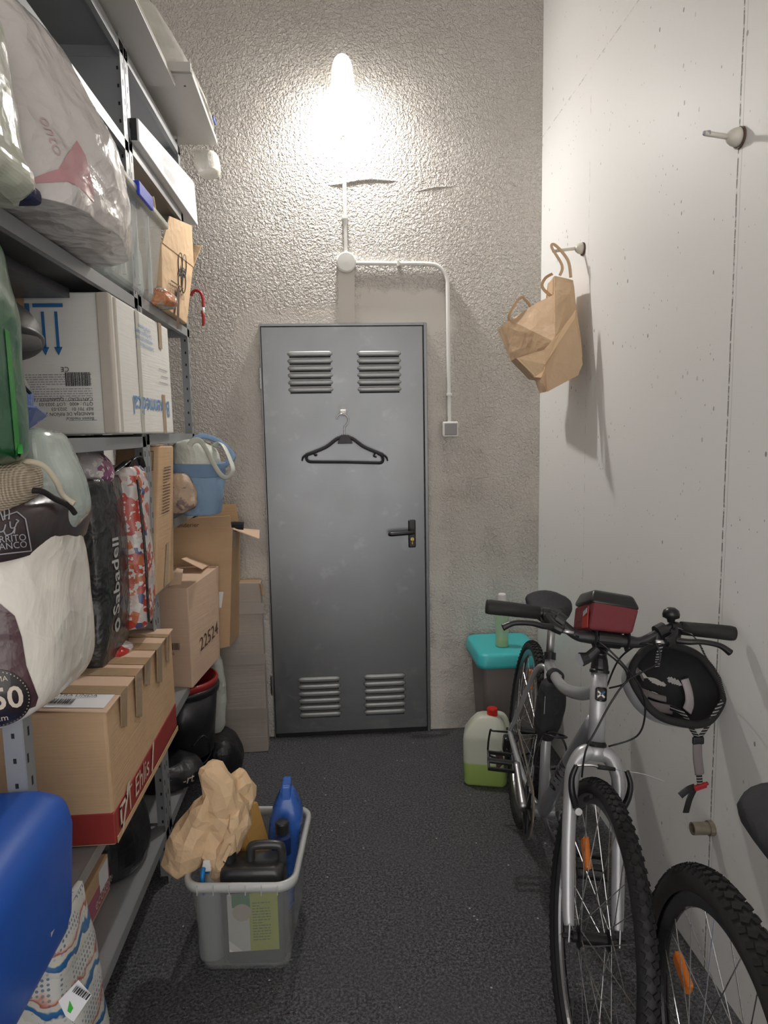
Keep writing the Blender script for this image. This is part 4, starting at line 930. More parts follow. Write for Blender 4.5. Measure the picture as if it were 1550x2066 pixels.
lid1 = sheet([(-.63, -1.715, .874), (-.595, -1.715, .874), (-.599, -1.06, .872), (-1.0, -1.06, .872), (-1.0, -1.70, .905)], .004)
lid1 = hexa([(-1.0, -1.70, .893), (-.594, -1.718, .871), (-.600, -1.05, .871), (-1.0, -1.05, .873), (-1.0, -1.70, .898), (-.594, -1.718, .876), (-.600, -1.05, .876), (-1.0, -1.05, .878)], .0015)
obj('flap', lid1, M['cb_light'], eh)
def et(y0, y1, zt, dy=.02): # brown tape across the lid and down the face
    tp = hexa([(-.95, y0, .8965), (-.5935, y0-.004, .8772), (-.5945, y1-.004, .8772), (-.95, y1, .8965), (-.95, y0, .8990), (-.5932, y0-.004, .8785), (-.5942, y1-.004, .8785), (-.95, y1, .8990)])
    dn = hexa([(-.6015, y0+dy*.3, zt), (-.6002, y0+dy*.3, zt), (-.6002, y1, zt-.02), (-.6015, y1, zt-.02), (-.5945, y0-.004, .8785), (-.5925, y0-.004, .8785), (-.5925, y1-.004, .8785), (-.5945, y1-.004, .8785)])
    return obj('packing_tape', join(tp, dn), M['tape'], eh)
et(-1.615, -1.565, .79); et(-1.49, -1.435, .76); et(-1.40, -1.345, .815); et(-1.275, -1.215, .775); et(-1.15, -1.12, .80)
obj('address_label', sheet([(-.79, -1.703, .8885), (-.606, -1.703, .8778), (-.606, -1.622, .8778), (-.79, -1.622, .8868)], .0006), M['paper'], eh)
obj('barcode', bars((-.745, -1.69, .8888), (1, 0, -.058), (0, 1, 0), barcode(.06, .030)), M['ink'], eh)
text(eh, 'CTRA LINDA', (-.745, -1.645, .8888), (1, 0, -.058), (0, 1, 0), .018, M['ink'])
tag(obj('plastic_wrapper', crumple(loft([(.880, -.80, -.665), (.892, -.80, -.665), (.905, -.78, -.69), (.91, -.76, -.71)], -1.29, .07, e=2.3), .006, 20, 51, zmin=.879), crinkle('red_white_wrapper', (.62, .55, .54), .2, color2=(.5, .02, .02), c2s=9, c2range=(.52, .54), bs=20)), 'red and white crinkled wrapper on the taped carton lid under the black bag', 'wrapper')
# ---------------------------------------------------------------- blue tub
M['blue_tub'] = simple('matte_blue_plastic', (.012, .10, .50), .45, var=.14, vs=8, bump=.05)
bt = thing('storage_tub', 'large rounded bright blue plastic tub at the left edge', 'tub', (-.8, -2.3, .53))
ro = newbm()
bmq = box(-1.04, -.572, -2.62, -1.965, .53, .845, .070, 8)
for v in bmq.verts:
    k = (v.co.z-.53)/.315; v.co.x += (k-.5)*.02; v.co.y += (k-.5)*.012
obj('tub_body', bmq, M['blue_tub'], bt, smooth=True)
obj('moulded_panel', hexa([(-.70, -2.05, .842), (-.70, -2.45, .842), (-.98, -2.45, .842), (-.98, -2.05, .842), (-.71, -2.07, .850), (-.71, -2.43, .850), (-.97, -2.43, .850), (-.97, -2.07, .850)], .006, 3), M['blue_tub'], bt, smooth=True)
# ---------------------------------------------------------------- carton with pink stripe on the lowest shelf
pc = thing('cardboard_box', 'brown carton with pink side stripe on the lowest shelf at lower left', 'box', (-.85, -1.55, .19))
obj('carton', box(-1.02, -.741, -1.80, -1.372, .192, .305, .005, 3), M['cb'], pc)
obj('pink_band', box(-.7413, -.7398, -1.795, -1.376, .205, .262), M['ink_pink'], pc)
obj('address_label', box(-.7408, -.7396, -1.455, -1.385, .236, .300), M['paper'], pc)
text(pc, 'ecotone', (-.739, -1.50, .216), (0, 1, 0), (0, 0, 1), .046, M['ink_cream']); text(pc, 'cakes', (-.739, -1.72, .216), (0, 1, 0), (0, 0, 1), .046, M['ink_cream'])
for k, s_ in enumerate(('stroopwafels', 'organic cakes & biscuits', 'store in a dry place', 'keep upright')): text(pc, s_, (-.87+.032*k, -1.70, .3065), (0, 1, 0), (-1, 0, 0), .030, M['ink_brown'])
# ---------------------------------------------------------------- patterned bag
def m_ikat():
    t = NT('patterned_laminate'); X, Y, Z = t.xyz()
    nz = t.math('MULTIPLY', t.math('SUBTRACT', t.noise(14, 3), .5), .10)
    zz = t.math('ADD', t.math('ADD', Z, t.math('MULTIPLY', X, .5)), nz)
    s = t.math('FRACT', t.math('MULTIPLY', zz, 10.5))
    c = t.ramp(s, [(0, (.55, .55, .50)), (.22, (.60, .60, .57)), (.25, (.02, .10, .28)), (.38, (.03, .16, .36)), (.42, (.60, .58, .52)), (.55, (.60, .58, .52)), (.58, (.36, .05, .05)), (.64, (.62, .42, .34)), (.70, (.60, .60, .56)), (.90, (.62, .62, .60))])
    dots = t.math('LESS_THAN', t.voro(95, rand=.12), .30)
    dm = t.ramp(s, [(0, 1), (.24, .2), (.38, 0), (.5, .3), (.72, 1), (1, 1)])
    c = t.mix(t.math('MULTIPLY', dots, t.math('MULTIPLY', dm, .8)), c, (.05, .11, .22))
    return t.set(color=c, rough=.35, coat=.4, normal=t.bump(t.voro(9), .5, .01))
M['ikat'] = m_ikat()
pbg = thing('shopping_bag', 'white shopping bag with blue and red ikat pattern in the lower left corner', 'bag', (-.68, -2.0, .165))
rows = [(0.5925, -0.613, -0.592), (0.576, -0.627, -0.588), (0.5245, -0.672, -0.58), (0.4725, -0.714, -0.574), (0.421, -0.775, -0.569), (0.358, -0.836, -0.562), (0.2045, -0.869, -0.557), (0.058, -0.882, -0.557)]
bm = crumple(loft(rows, -1.99, .10, e=4, seg=56, sub=8, endk=.1), .006, 9, 61, amp2=.004, f2=18)
tr = bvh_of(bm); obj('bag_body', bm, M['ikat'], pbg, smooth=True)
obj('inner_lining', sheet([(-0.671, -2.12, 0.539), (-0.569, -2.12, 0.642), (-0.598, -2.12, 0.576), (-0.634, -2.12, 0.491), (-0.676, -2.12, 0.48)], .002), simple('beige_lining', (.42, .38, .33), .7), pbg)
obj('price_tag', sheet([(-0.568, -2.13, 0.51), (-0.531, -2.13, 0.548), (-0.51, -2.13, 0.517), (-0.545, -2.13, 0.467), (-0.558, -2.13, 0.48)], .0012), M['paper'], pbg)
obj('green_sticker', sheet([(-0.553, -2.132, 0.491), (-0.548, -2.132, 0.51), (-0.543, -2.132, 0.495), (-0.548, -2.132, 0.486)], .0012), simple('green_sticker', (.05, .5, .05), .5), pbg)
obj('barcode', bars((-0.541, -2.134, 0.531), Vector((.75, 0, -.6)), Vector((.6, 0, .75)), barcode(.030, .014), .001), M['ink'], pbg)

# ================================================================ CRATE on the floor
M['crate'] = clear_mat('frosted_clear_plastic', (.40, .41, .41), .24, .35)
M['crate_rim'] = clear_mat('frosted_rim', (.62, .63, .62), .85, .35)
cr = thing('plastic_crate', 'frosted clear plastic crate of bottles standing on the black floor', 'crate', (-.34, -1.36, 0))
def rrect(cx, cy, w_, d_, r, z, n=6, ang=-.085):
    out = []
    for (sx, sy, a0) in ((1, 1, 0), (-1, 1, 90), (-1, -1, 180), (1, -1, 270)):
        for k in range(n+1):
            q = math.radians(a0+90*k/n); x = sx*(w_/2-r)+r*math.cos(q); y = sy*(d_/2-r)+r*math.sin(q)
            out.append((cx+x*math.cos(ang)-y*math.sin(ang), cy+x*math.sin(ang)+y*math.cos(ang), z))
    return out
def skin(loops, cap0=True, cap1=False, closed=False):
    bm = newbm(); R = [[bm.verts.new(p) for p in L] for L in loops]; n = len(R[0])
    pr = list(zip(R, R[1:]))+([(R[-1], R[0])] if closed else [])
    for A, B in pr:
        for k in range(n): bm.faces.new((A[k], A[(k+1) % n], B[(k+1) % n], B[k]))
    if cap0 and not closed: bm.faces.new(R[0][::-1])
    if cap1 and not closed: bm.faces.new(R[-1])
    bmesh.ops.recalc_face_normals(bm, faces=bm.faces); return bm
CX, CY = -.332, -1.330
body = [rrect(CX, CY, .245, .31, .030, .001), rrect(CX, CY, .255, .32, .035, .012), rrect(CX, CY, .292, .365, .045, .262), rrect(CX, CY, .288, .361, .045, .262), rrect(CX, CY, .251, .316, .033, .015)]
bm = skin(body, True, True); obj('crate_body', bm, M['crate'], cr, smooth=False)
rimL = [rrect(CX, CY, .292, .365, .045, .262), rrect(CX, CY, .318, .39, .055, .262), rrect(CX, CY, .322, .394, .057, .276), rrect(CX, CY, .318, .39, .055, .287), rrect(CX, CY, .305, .378, .050, .289), rrect(CX, CY, .290, .363, .045, .284)]
rm = skin(rimL, closed=True)
obj('rim', rm, M['crate_rim'], cr, smooth=True)
for k in range(6):
    q = -.11+.044*k; a_ = -.085
    x, y = CX+q*math.cos(a_)+.196*math.sin(a_), CY+q*math.sin(a_)-.196*math.cos(a_)
    obj('rim_rib', obox((x, y, .272), (math.cos(a_), math.sin(a_), 0), (math.sin(a_), -math.cos(a_), 0), (0, 0, 1), .0016, .012, .026), M['crate_rim'], cr)
# black jerrycan
M['jc'] = simple('dark_grey_hdpe', (.035, .036, .038), .32, var=.15, coat=.25)
jc = thing('jerrycan', 'black jerrycan with moulded handle and green label in the crate', 'jerrycan', (-.315, -1.44, .015))
jx0, jx1, jy0, jy1 = -.405, -.225, -1.488, -1.385
ang = -.06
obj('can_body', skin([rrect((jx0+jx1)/2, (jy0+jy1)/2, w_, d_, r, z, ang=ang) for w_, d_, r, z in ((.17, .095, .02, .016), (.18, .10, .022, .03), (.18, .10, .022, .275), (.176, .096, .03, .292), (.16, .078, .03, .300))], True, True), M['jc'], jc, smooth=True)
hc = Vector((-.275, -1.436, .300))
obj('carry_handle', join(tube([hc+Vector((-.048, 0, -.01)), hc+Vector((-.047, 0, .028)), hc+Vector((-.035, 0, .042)), hc+Vector((.025, -.002, .042)), hc+Vector((.040, -.003, .030)), hc+Vector((.041, -.003, -.02))], .013, 12, sm=5)), M['jc'], jc, smooth=True)
obj('screw_cap', lathe((-.386, -1.435, .300), (0, 0, 1), [(0, 0), (.019, 0), (.019, .006), (.0235, .008), (.0235, .036), (.021, .040), (0, .041)], 28), M['black_pl'], jc)
lab = join(box(-.385, -.325, jy0-.0035, jy0-.0015, .06, .235, .001)); obj('label', lab, simple('pale_label', (.62, .60, .55), .5), jc)
obj('label', box(-.325, -.245, jy0-.004, jy0-.002, .06, .235, .001), simple('lime_label', (.42, .46, .02), .5), jc)
obj('label_print', join(box(-.372, -.322, jy0-.0048, jy0-.0036, .195, .235), ), simple('dark_green_print', (.03, .20, .05), .5), jc)
bmz = disc_grid((-.345, jy0-.0055, .180), (1, 0, 0), (0, 0, 1), .026); obj('label_print', bmz, simple('beige_roundel', (.50, .42, .33), .5), jc)
obj('small_print', bars((-.316, jy0-.0045, .09), (1, 0, 0), (0, 0, 1), printlines(.05, .12, 14, 8)), simple('olive_print', (.16, .20, .02), .5), jc)
# blue bottle with handle
M['blue_b'] = simple('glossy_blue_hdpe', (.035, .13, .50), .28, var=.08, coat=.3)
bb = thing('detergent_bottle', 'bright blue bottle with tall pointed handle in the crate', 'bottle', (-.22, -1.25, .015))
obj('bottle_body', crumple(loft([(.016, -.300, -.225), (.03, -.305, -.218), (.15, -.300, -.208), (.28, -.290, -.188), (.33, -.280, -.184), (.385, -.258, -.203), (.40, -.25, -.212)], -1.24, .050, e=3.5, endk=.6), .0), M['blue_b'], bb, smooth=True)
obj('handle_ridge', hexa([(-.250, -1.285, .30), (-.212, -1.285, .30), (-.212, -1.20, .30), (-.250, -1.20, .30), (-.245, -1.27, .425), (-.217, -1.27, .425), (-.217, -1.205, .425), (-.245, -1.205, .425)], .006, 3), M['blue_b'], bb)
obj('neck', lathe((-.240, -1.335, .25), (0, 0, 1), [(0, 0), (.024, 0), (.024, .052), (.017, .058), (.017, .065), (0, .065)], 24), simple('deep_blue_hdpe', (.01, .03, .14), .3), bb, smooth=False)
obj('screw_cap', lathe((-.240, -1.335, .315), (0, 0, 1), [(0, 0), (.0205, 0), (.0205, .030), (.018, .034), (0, .035)], 24), M['black_pl'], bb)
# yellow box
yb = thing('cardboard_box', 'small brown and mustard carton standing tilted in the crate', 'box', (-.32, -1.28, .10))
a0, a1, a2, a3 = Vector((-.385, -1.36, .19)), Vector((-.300, -1.395, .20)), Vector((-.262, -1.30, .17)), Vector((-.36, -1.25, .17)); up_ = Vector((-.055, .02, .215))
obj('carton', hexa([a0, a1, a2, a3, a0+up_, a1+up_, a2+up_, a3+up_], .003), cardboard('mustard_card', (.52, .29, .08)), yb)
obj('print_spot', sheet([a0+up_*.62+Vector((.006, -.004, 0)), a0+up_*.62+Vector((.016, -.008, 0)), a0+up_*.75+Vector((.016, -.008, 0)), a0+up_*.75+Vector((.006, -.004, 0))], .001), M['ink_red'], yb)
tag(obj('red_can', lathe((-.345, -1.315, .06), (0, 0, 1), [(0, 0), (.03, 0), (.03, .19), (.024, .20), (0, .2)], 24), M['red_pl']), 'red topped container mostly hidden behind the black jerrycan', 'container')
# spray bottle
sp_ = thing('spray_bottle', 'pale grey spray bottle with bright blue trigger in the crate', 'spray bottle', (-.44, -1.43, .015))
obj('bottle_body', loft([(.016, -.475, -.410), (.03, -.480, -.405), (.19, -.480, -.405), (.235, -.472, -.413), (.262, -.458, -.427), (.272, -.456, -.430)], -1.43, .036, e=2.6, endk=1), simple('translucent_grey_pl', (.30, .31, .32), .35), sp_, smooth=True)
M['blue_tr'] = simple('vivid_blue_plastic', (.01, .22, .62), .35)
obj('nozzle_collar', lathe((-.442, -1.43, .270), (0, 0, 1), [(0, 0), (.016, 0), (.016, .018), (0, .018)], 20), M['blue_tr'], sp_)
obj('spray_head', hexa([(-.458, -1.462, .286), (-.430, -1.462, .286), (-.430, -1.405, .286), (-.458, -1.405, .286), (-.452, -1.46, .318), (-.432, -1.46, .318), (-.432, -1.395, .328), (-.452, -1.395, .328)], .004, 3), M['white_pl'], sp_)
obj('trigger', tube([(-.450, -1.462, .300), (-.452, -1.475, .285), (-.450, -1.482, .262), (-.449, -1.480, .232)], [.006, .0065, .006, .004], 10, sm=5), M['blue_tr'], sp_, smooth=True)
# crumpled kraft bag
kb = thing('paper_bag', 'crumpled brown paper bag stuffed on top of the clear crate', 'paper bag', (-.42, -1.38, .25))
rows = [(0.559, -0.445, -0.42), (0.5395, -0.452, -0.393), (0.5005, -0.452, -0.358), (0.447, -0.459, -0.333), (0.3945, -0.475, -0.338), (0.334, -0.476, -0.36), (0.2875, -0.45, -0.379), (0.2535, -0.434, -0.392)]
m1 = crumple(loft(rows, -1.40, .05, e=2.4, seg=30, sub=4), .022, 10, 71, amp2=.018, f2=22)
rows = [(0.5035, -0.434, -0.42), (0.4455, -0.475, -0.426), (0.3875, -0.533, -0.433), (0.3435, -0.559, -0.445), (0.307, -0.574, -0.455), (0.2815, -0.57, -0.473), (0.2665, -0.55, -0.501)]
m2 = crumple(loft(rows, -1.41, .055, e=2.2, seg=28, sub=4), .018, 11, 72, amp2=.014, f2=22)
rows = [(0.5185, -0.368, -0.343), (0.491, -0.397, -0.326), (0.445, -0.392, -0.317), (0.417, -0.382, -0.324)]
m3 = crumple(loft(rows, -1.36, .035, e=2.2, seg=24, sub=4), .016, 14, 73, amp2=.014, f2=24)
rows = [(0.4435, -0.374, -0.349), (0.399, -0.384, -0.349), (0.348, -0.402, -0.37), (0.305, -0.422, -0.39), (0.2825, -0.42, -0.401)]
m4 = crumple(loft(rows, -1.44, .02, e=2.2, seg=22, sub=4), .012, 18, 74, amp2=.010, f2=30)
obj('bag_body', join(m1, m2, m3, m4), M['kraft_light'], kb, smooth=False)
md = bpy.data.objects[kb.children[0].name].modifiers.new('facets', 'DECIMATE'); md.ratio = .16
obj('printed_lines', sheet([(-0.396, -1.475, 0.329), (-0.375, -1.475, 0.372), (-0.367, -1.475, 0.367), (-0.387, -1.475, 0.321)], .001), M['kraft_light'], kb)
# ================================================================ RIGHT SIDE
# ---------------------------------------------------------------- wall pieces
def formtie(name, label, y, z, L, dz, cone):
    t_ = thing(name, label, 'wall anchor', (XR, y, z-.03))
    obj('cone', lathe((XR, y, z), (-1, 0, 0), [(.022, 0), (.022, .008), (.0195, .018), (.014, .027), (.008, .032), (0, .033)], 24), M['cream_pl'], t_, smooth=True)
    obj('ring_gap', lathe((XR-.0008, y-.004, z-.003), (-1, 0, 0), [(.022, 0), (.025, 0), (.025, .005), (.022, .005)], 24, closed=True), M['ink_brown'], t_)
    obj('rod', tube([(XR-.028, y, z), (XR-L, y, z+dz)], .0062, 10), M['cream_pl'], t_, smooth=True)
    obj('rod_tip', tube([(XR-L+.012, y, z+dz), (XR-L-.003, y, z+dz)], [.007, .005], 10), M['ink_grey'], t_, smooth=True)
    return t_
formtie('wall_anchor', 'cream plastic cone and rod on the upper right of the white wall', -1.600, 2.197, .088, .008, 1)
formtie('wall_anchor', 'cream cone and rod holding the hanging brown paper bag', -.552, 2.208, .120, -.010, 1)
rp = thing('pipe_stub', 'short rusty pipe stub sticking out low on the white wall', 'pipe', (XR, -1.602, .40))
M['rusty'] = simple('rusty_zinc', (.36, .31, .24), .5, metal=.5, var=.6, vs=50, bump=.4)
obj('pipe', lathe((XR, -1.610, .425), (-1, 0, .04), [(.0165, 0), (.0165, .058), (.0125, .058), (.0125, .004), (0, .004)], 24), M['rusty'], rp, smooth=False)
obj('collar', lathe((XR, -1.610, .425), (-1, 0, .04), [(.0, .0), (.020, .0), (.020, .014), (.0165, .014)], 12), M['rusty'], rp)

# ---------------------------------------------------------------- hanging paper bag
hb = thing('paper_bag', 'crumpled brown paper bag hanging by its handle from the white wall', 'paper bag', (.82, -.6, 1.64))
def W(px, py, y): return None
F = [(0.828, -0.56, 2.101), (0.886, -0.6, 2.076), (0.894, -0.64, 1.93), (0.909, -0.66, 1.782), (0.894, -0.66, 1.709), (0.782, -0.62, 1.652), (0.768, -0.6, 1.706), (0.766, -0.5, 1.717), (0.707, -0.44, 1.8), (0.658, -0.4, 1.935), (0.682, -0.44, 1.952), (0.771, -0.5, 2.008), (0.83, -0.54, 2.035)]
Bk = [Vector(p)+Vector((.012, .13, 0)) for p in F]
def pocket(F, B, cen_f, cen_b, m, parent, name, seed, amp=.006):
    bm = newbm(); f = [bm.verts.new(p) for p in F]; b = [bm.verts.new(p) for p in B]; n = len(F)
    for k in range(n): bm.faces.new((f[k], f[(k+1) % n], b[(k+1) % n], b[k]))
    cf = bm.verts.new(cen_f); cb2 = bm.verts.new(cen_b)
    for k in range(n): bm.faces.new((f[(k+1) % n], f[k], cf)); bm.faces.new((b[k], b[(k+1) % n], cb2))
    bmesh.ops.recalc_face_normals(bm, faces=bm.faces)
    bmesh.ops.subdivide_edges(bm, edges=bm.edges[:], cuts=4, use_grid_fill=True)
    crumple(bm, amp, 9, seed, amp2=amp*.6, f2=22)
    return obj(name, bm, m, parent, smooth=False)
pocket(F, Bk, (0.809, -0.63, 1.839), Vector((0.809, -0.63, 1.839))+Vector((0, .20, 0)), M['kraft'], hb, 'bag_body', 81, .004)
obj('front_fold', crumple(join(sheet([(0.814, -0.67, 1.875), (0.869, -0.675, 1.947), (0.9, -0.685, 1.748), (0.881, -0.685, 1.707), (0.772, -0.66, 1.648), (0.758, -0.65, 1.803)], .002)), .001, 8), M['kraft'], hb)
obj('front_fold', sheet([(0.653, -0.645, 1.777), (0.757, -0.66, 1.806), (0.815, -0.68, 1.873), (0.87, -0.685, 1.951), (0.867, -0.682, 1.92), (0.758, -0.67, 1.751), (0.755, -0.66, 1.727), (0.729, -0.64, 1.707)], .002), M['kraft_light'], hb)
hx = (XR-.115, -.552, 2.207)
obj('paper_handle', ribbon([(0.841, -0.58, 2.099), (0.851, -0.575, 2.139), (hx[0]-.012, hx[1]-.004, hx[2]+.004), (hx[0]+.003, hx[1]-.004, hx[2]+.012), (0.874, -0.575, 2.158), (0.878, -0.6, 2.087)], .012, .0009, up=(0, 1, 0)), M['kraft'], hb, smooth=True)
obj('paper_handle', ribbon([(0.845, -0.5, 2.026), (0.794, -0.51, 2.068), (0.801, -0.52, 2.101), (0.825, -0.54, 2.115)], .013, .0009, up=(0, 1, 0)), M['kraft'], hb, smooth=True)
obj('paper_handle', ribbon([(0.683, -0.42, 1.947), (0.677, -0.45, 1.979), (0.717, -0.46, 2.038), (0.739, -0.47, 2.024), (0.757, -0.48, 1.997)], .013, .0009, up=(0, 1, 0)), M['kraft'], hb, smooth=True)

# ---------------------------------------------------------------- waste bin with teal lid
wb_ = thing('waste_bin', 'grey waste bin with turquoise lid in the back right corner', 'bin', (.73, -.2, 0))
M['grey_bin'] = simple('warm_grey_plastic', (.20, .175, .165), .5, var=.1)
M['teal'] = simple('turquoise_plastic', (.06, .55, .58), .4, var=.06)
BX, BY = .715, -.205
obj('bin_body', skin([rrect(BX, BY, .20, .22, .03, .001, ang=0), rrect(BX, BY, .215, .235, .03, .01, ang=0), rrect(BX, BY, .262, .29, .035, .445, ang=0), rrect(BX, BY, .262, .29, .035, .455, ang=0)], True, True), M['grey_bin'], wb_, smooth=False)
obj('lid', skin([rrect(BX, BY, .27, .30, .03, .440, ang=0), rrect(BX, BY, .305, .335, .038, .440, ang=0), rrect(BX, BY, .308, .338, .04, .455, ang=0), rrect(BX, BY, .298, .328, .045, .492, ang=0), rrect(BX, BY, .285, .315, .045, .502, ang=0), rrect(BX, BY, .24, .27, .04, .5045, ang=0)], True, True), M['teal'], wb_, smooth=True)
M['green_liq'] = clear_mat('pale_green_bottle', (.45, .66, .42), .55, .2)
bo_ = thing('soap_bottle', 'slim clear green bottle with white cap standing on the turquoise lid', 'bottle', (.695, -.25, .505))
obj('bottle_body', lathe((.697, -.25, .5055), (0, 0, 1), [(0, 0), (.030, 0), (.0315, .006), (.030, .02), (.030, .17), (.027, .19), (.016, .205), (.016, .214), (0, .214)], 32), M['green_liq'], bo_, smooth=True)
obj('liquid', lathe((.697, -.25, .508), (0, 0, 1), [(0, 0), (.027, 0), (.027, .03), (0, .03)], 28), simple('yellow_green_liquid', (.55, .62, .18), .2), bo_)
obj('cap', lathe((.697, -.25, .7195), (0, 0, 1), [(0, 0), (.0185, 0), (.0185, .030), (.016, .034), (0, .034)], 24), M['white_pl'], bo_)

# ---------------------------------------------------------------- water can
wc = thing('plastic_can', 'translucent white can with red cap and green liquid beside the bicycle', 'can', (.56, -.52, 0))
t = NT('milky_hdpe'); X, Y, Z = t.xyz()
mr = t.new('ShaderNodeMapRange'); mr.inputs[1].default_value = .098; mr.inputs[2].default_value = .106; t.l.new(Z, mr.inputs[0])
t.set(color=t.mix(mr.outputs[0], (.36, .50, .13), (.58, .60, .50)), rough=.38, sub=.0, normal=t.bump(t.noise(6, 2), .15, .01)); M['milky'] = t.m
a_ = -.25
L = [rrect(.56, -.52, w_, d_, r, z, ang=a_) for w_, d_, r, z in ((.165, .12, .02, .001), (.182, .135, .025, .012), (.184, .137, .025, .10), (.186, .138, .025, .20), (.178, .132, .03, .225))]
top = [rrect(.565, -.52, w_, d_, r, z, ang=a_) for w_, d_, r, z in ((.14, .11, .03, .262), (.095, .075, .025, .290), (.06, .055, .02, .298))]
obj('can_body', skin(L+top, True, True), M['milky'], wc, smooth=True)
obj('handle', tube([(.60, -.505, .292), (.635, -.515, .285), (.652, -.52, .25), (.654, -.52, .20)], [.012, .013, .013, .012], 12, sm=6), M['milky'], wc, smooth=True)
obj('cap', lathe((.588, -.525, .293), (0, 0, 1), [(0, 0), (.0225, 0), (.0225, .028), (.020, .032), (0, .032)], 24), simple('bright_red_cap', (.62, .02, .015), .35, var=.05), wc)
obj('label', sheet([(0.585, -0.6, 0.157), (0.605, -0.62, 0.177), (0.618, -0.62, 0.122), (0.589, -0.6, 0.08)], .001), M['ink_brown'], wc)

# ================================================================ BICYCLES
def rot_about(ax, t): return Matrix.Rotation(t, 3, Vector(ax))
class Bike:
    def __init__(s, hx, hy, phi, lam, R, dl=0, WB=1.0849):
        s.f = Vector((math.sin(phi), -math.cos(phi), 0)); n = Vector((math.cos(phi), math.sin(phi), 0)); up = Vector((0, 0, 1))
        s.u = up*math.cos(lam)+n*math.sin(lam); s.n = n*math.cos(lam)-up*math.sin(lam); s.O = Vector((hx, hy, 0)); s.R = R; s.WB = WB
        H = math.radians(71.5); s.ax = -math.cos(H)*s.f+math.sin(H)*s.u; s.fwp = math.sin(H)*s.f+math.cos(H)*s.u
        s.A = s.P(WB, 0, R)-.045*s.fwp; Mr = rot_about(s.ax, dl); s.fw = Mr @ s.fwp; s.sn = Mr @ s.n
    def P(s, a, b, c): return s.O+s.f*a+s.n*b+s.u*c
    def S(s, a, b, c): return s.A+s.ax*a+s.fw*b+s.sn*c      # along the steering axis, forward, right
B1 = Bike(.6207, -.7924, -.1362, .1097, .345, .0363)
M['rubber'] = simple('black_tyre_rubber', (.018, .018, .019), .62, var=.2, vs=60, spec=.4)
M['rubber2'] = simple('dusty_knobbly_rubber', (.035, .033, .031), .75, var=.35, vs=50, spec=.3)
M['knob'] = simple('tread_blocks', (.014, .014, .015), .7, var=.2, spec=.3)
M['rim'] = simple('grey_alloy_rim', (.24, .24, .25), .3, metal=.9, var=.1)
M['rimblack'] = simple('black_alloy_rim', (.02, .02, .022), .3, metal=.3)
M['silver'] = simple('silver_grey_paint', (.50, .50, .52), .32, metal=.45, var=.05, coat=.4)
M['frame_grey'] = simple('mid_grey_paint', (.30, .305, .325), .35, metal=.4, var=.05, coat=.4)
M['grip'] = simple('black_rubber_grip', (.018, .018, .018), .7, var=.1, bump=.3, bs=120)
M['bar'] = simple('dark_anodised_bar', (.045, .045, .048), .35, metal=.5)
M['orange'] = simple('orange_reflector', (.80, .20, .01), .25, bump=.8, bs=160, coat=.6)
M['cable'] = simple('black_cable_housing', (.012, .012, .013), .4)
M['blackfab'] = crinkle('black_bag_fabric', (.022, .022, .026), .75, bs=16, strength=.4)
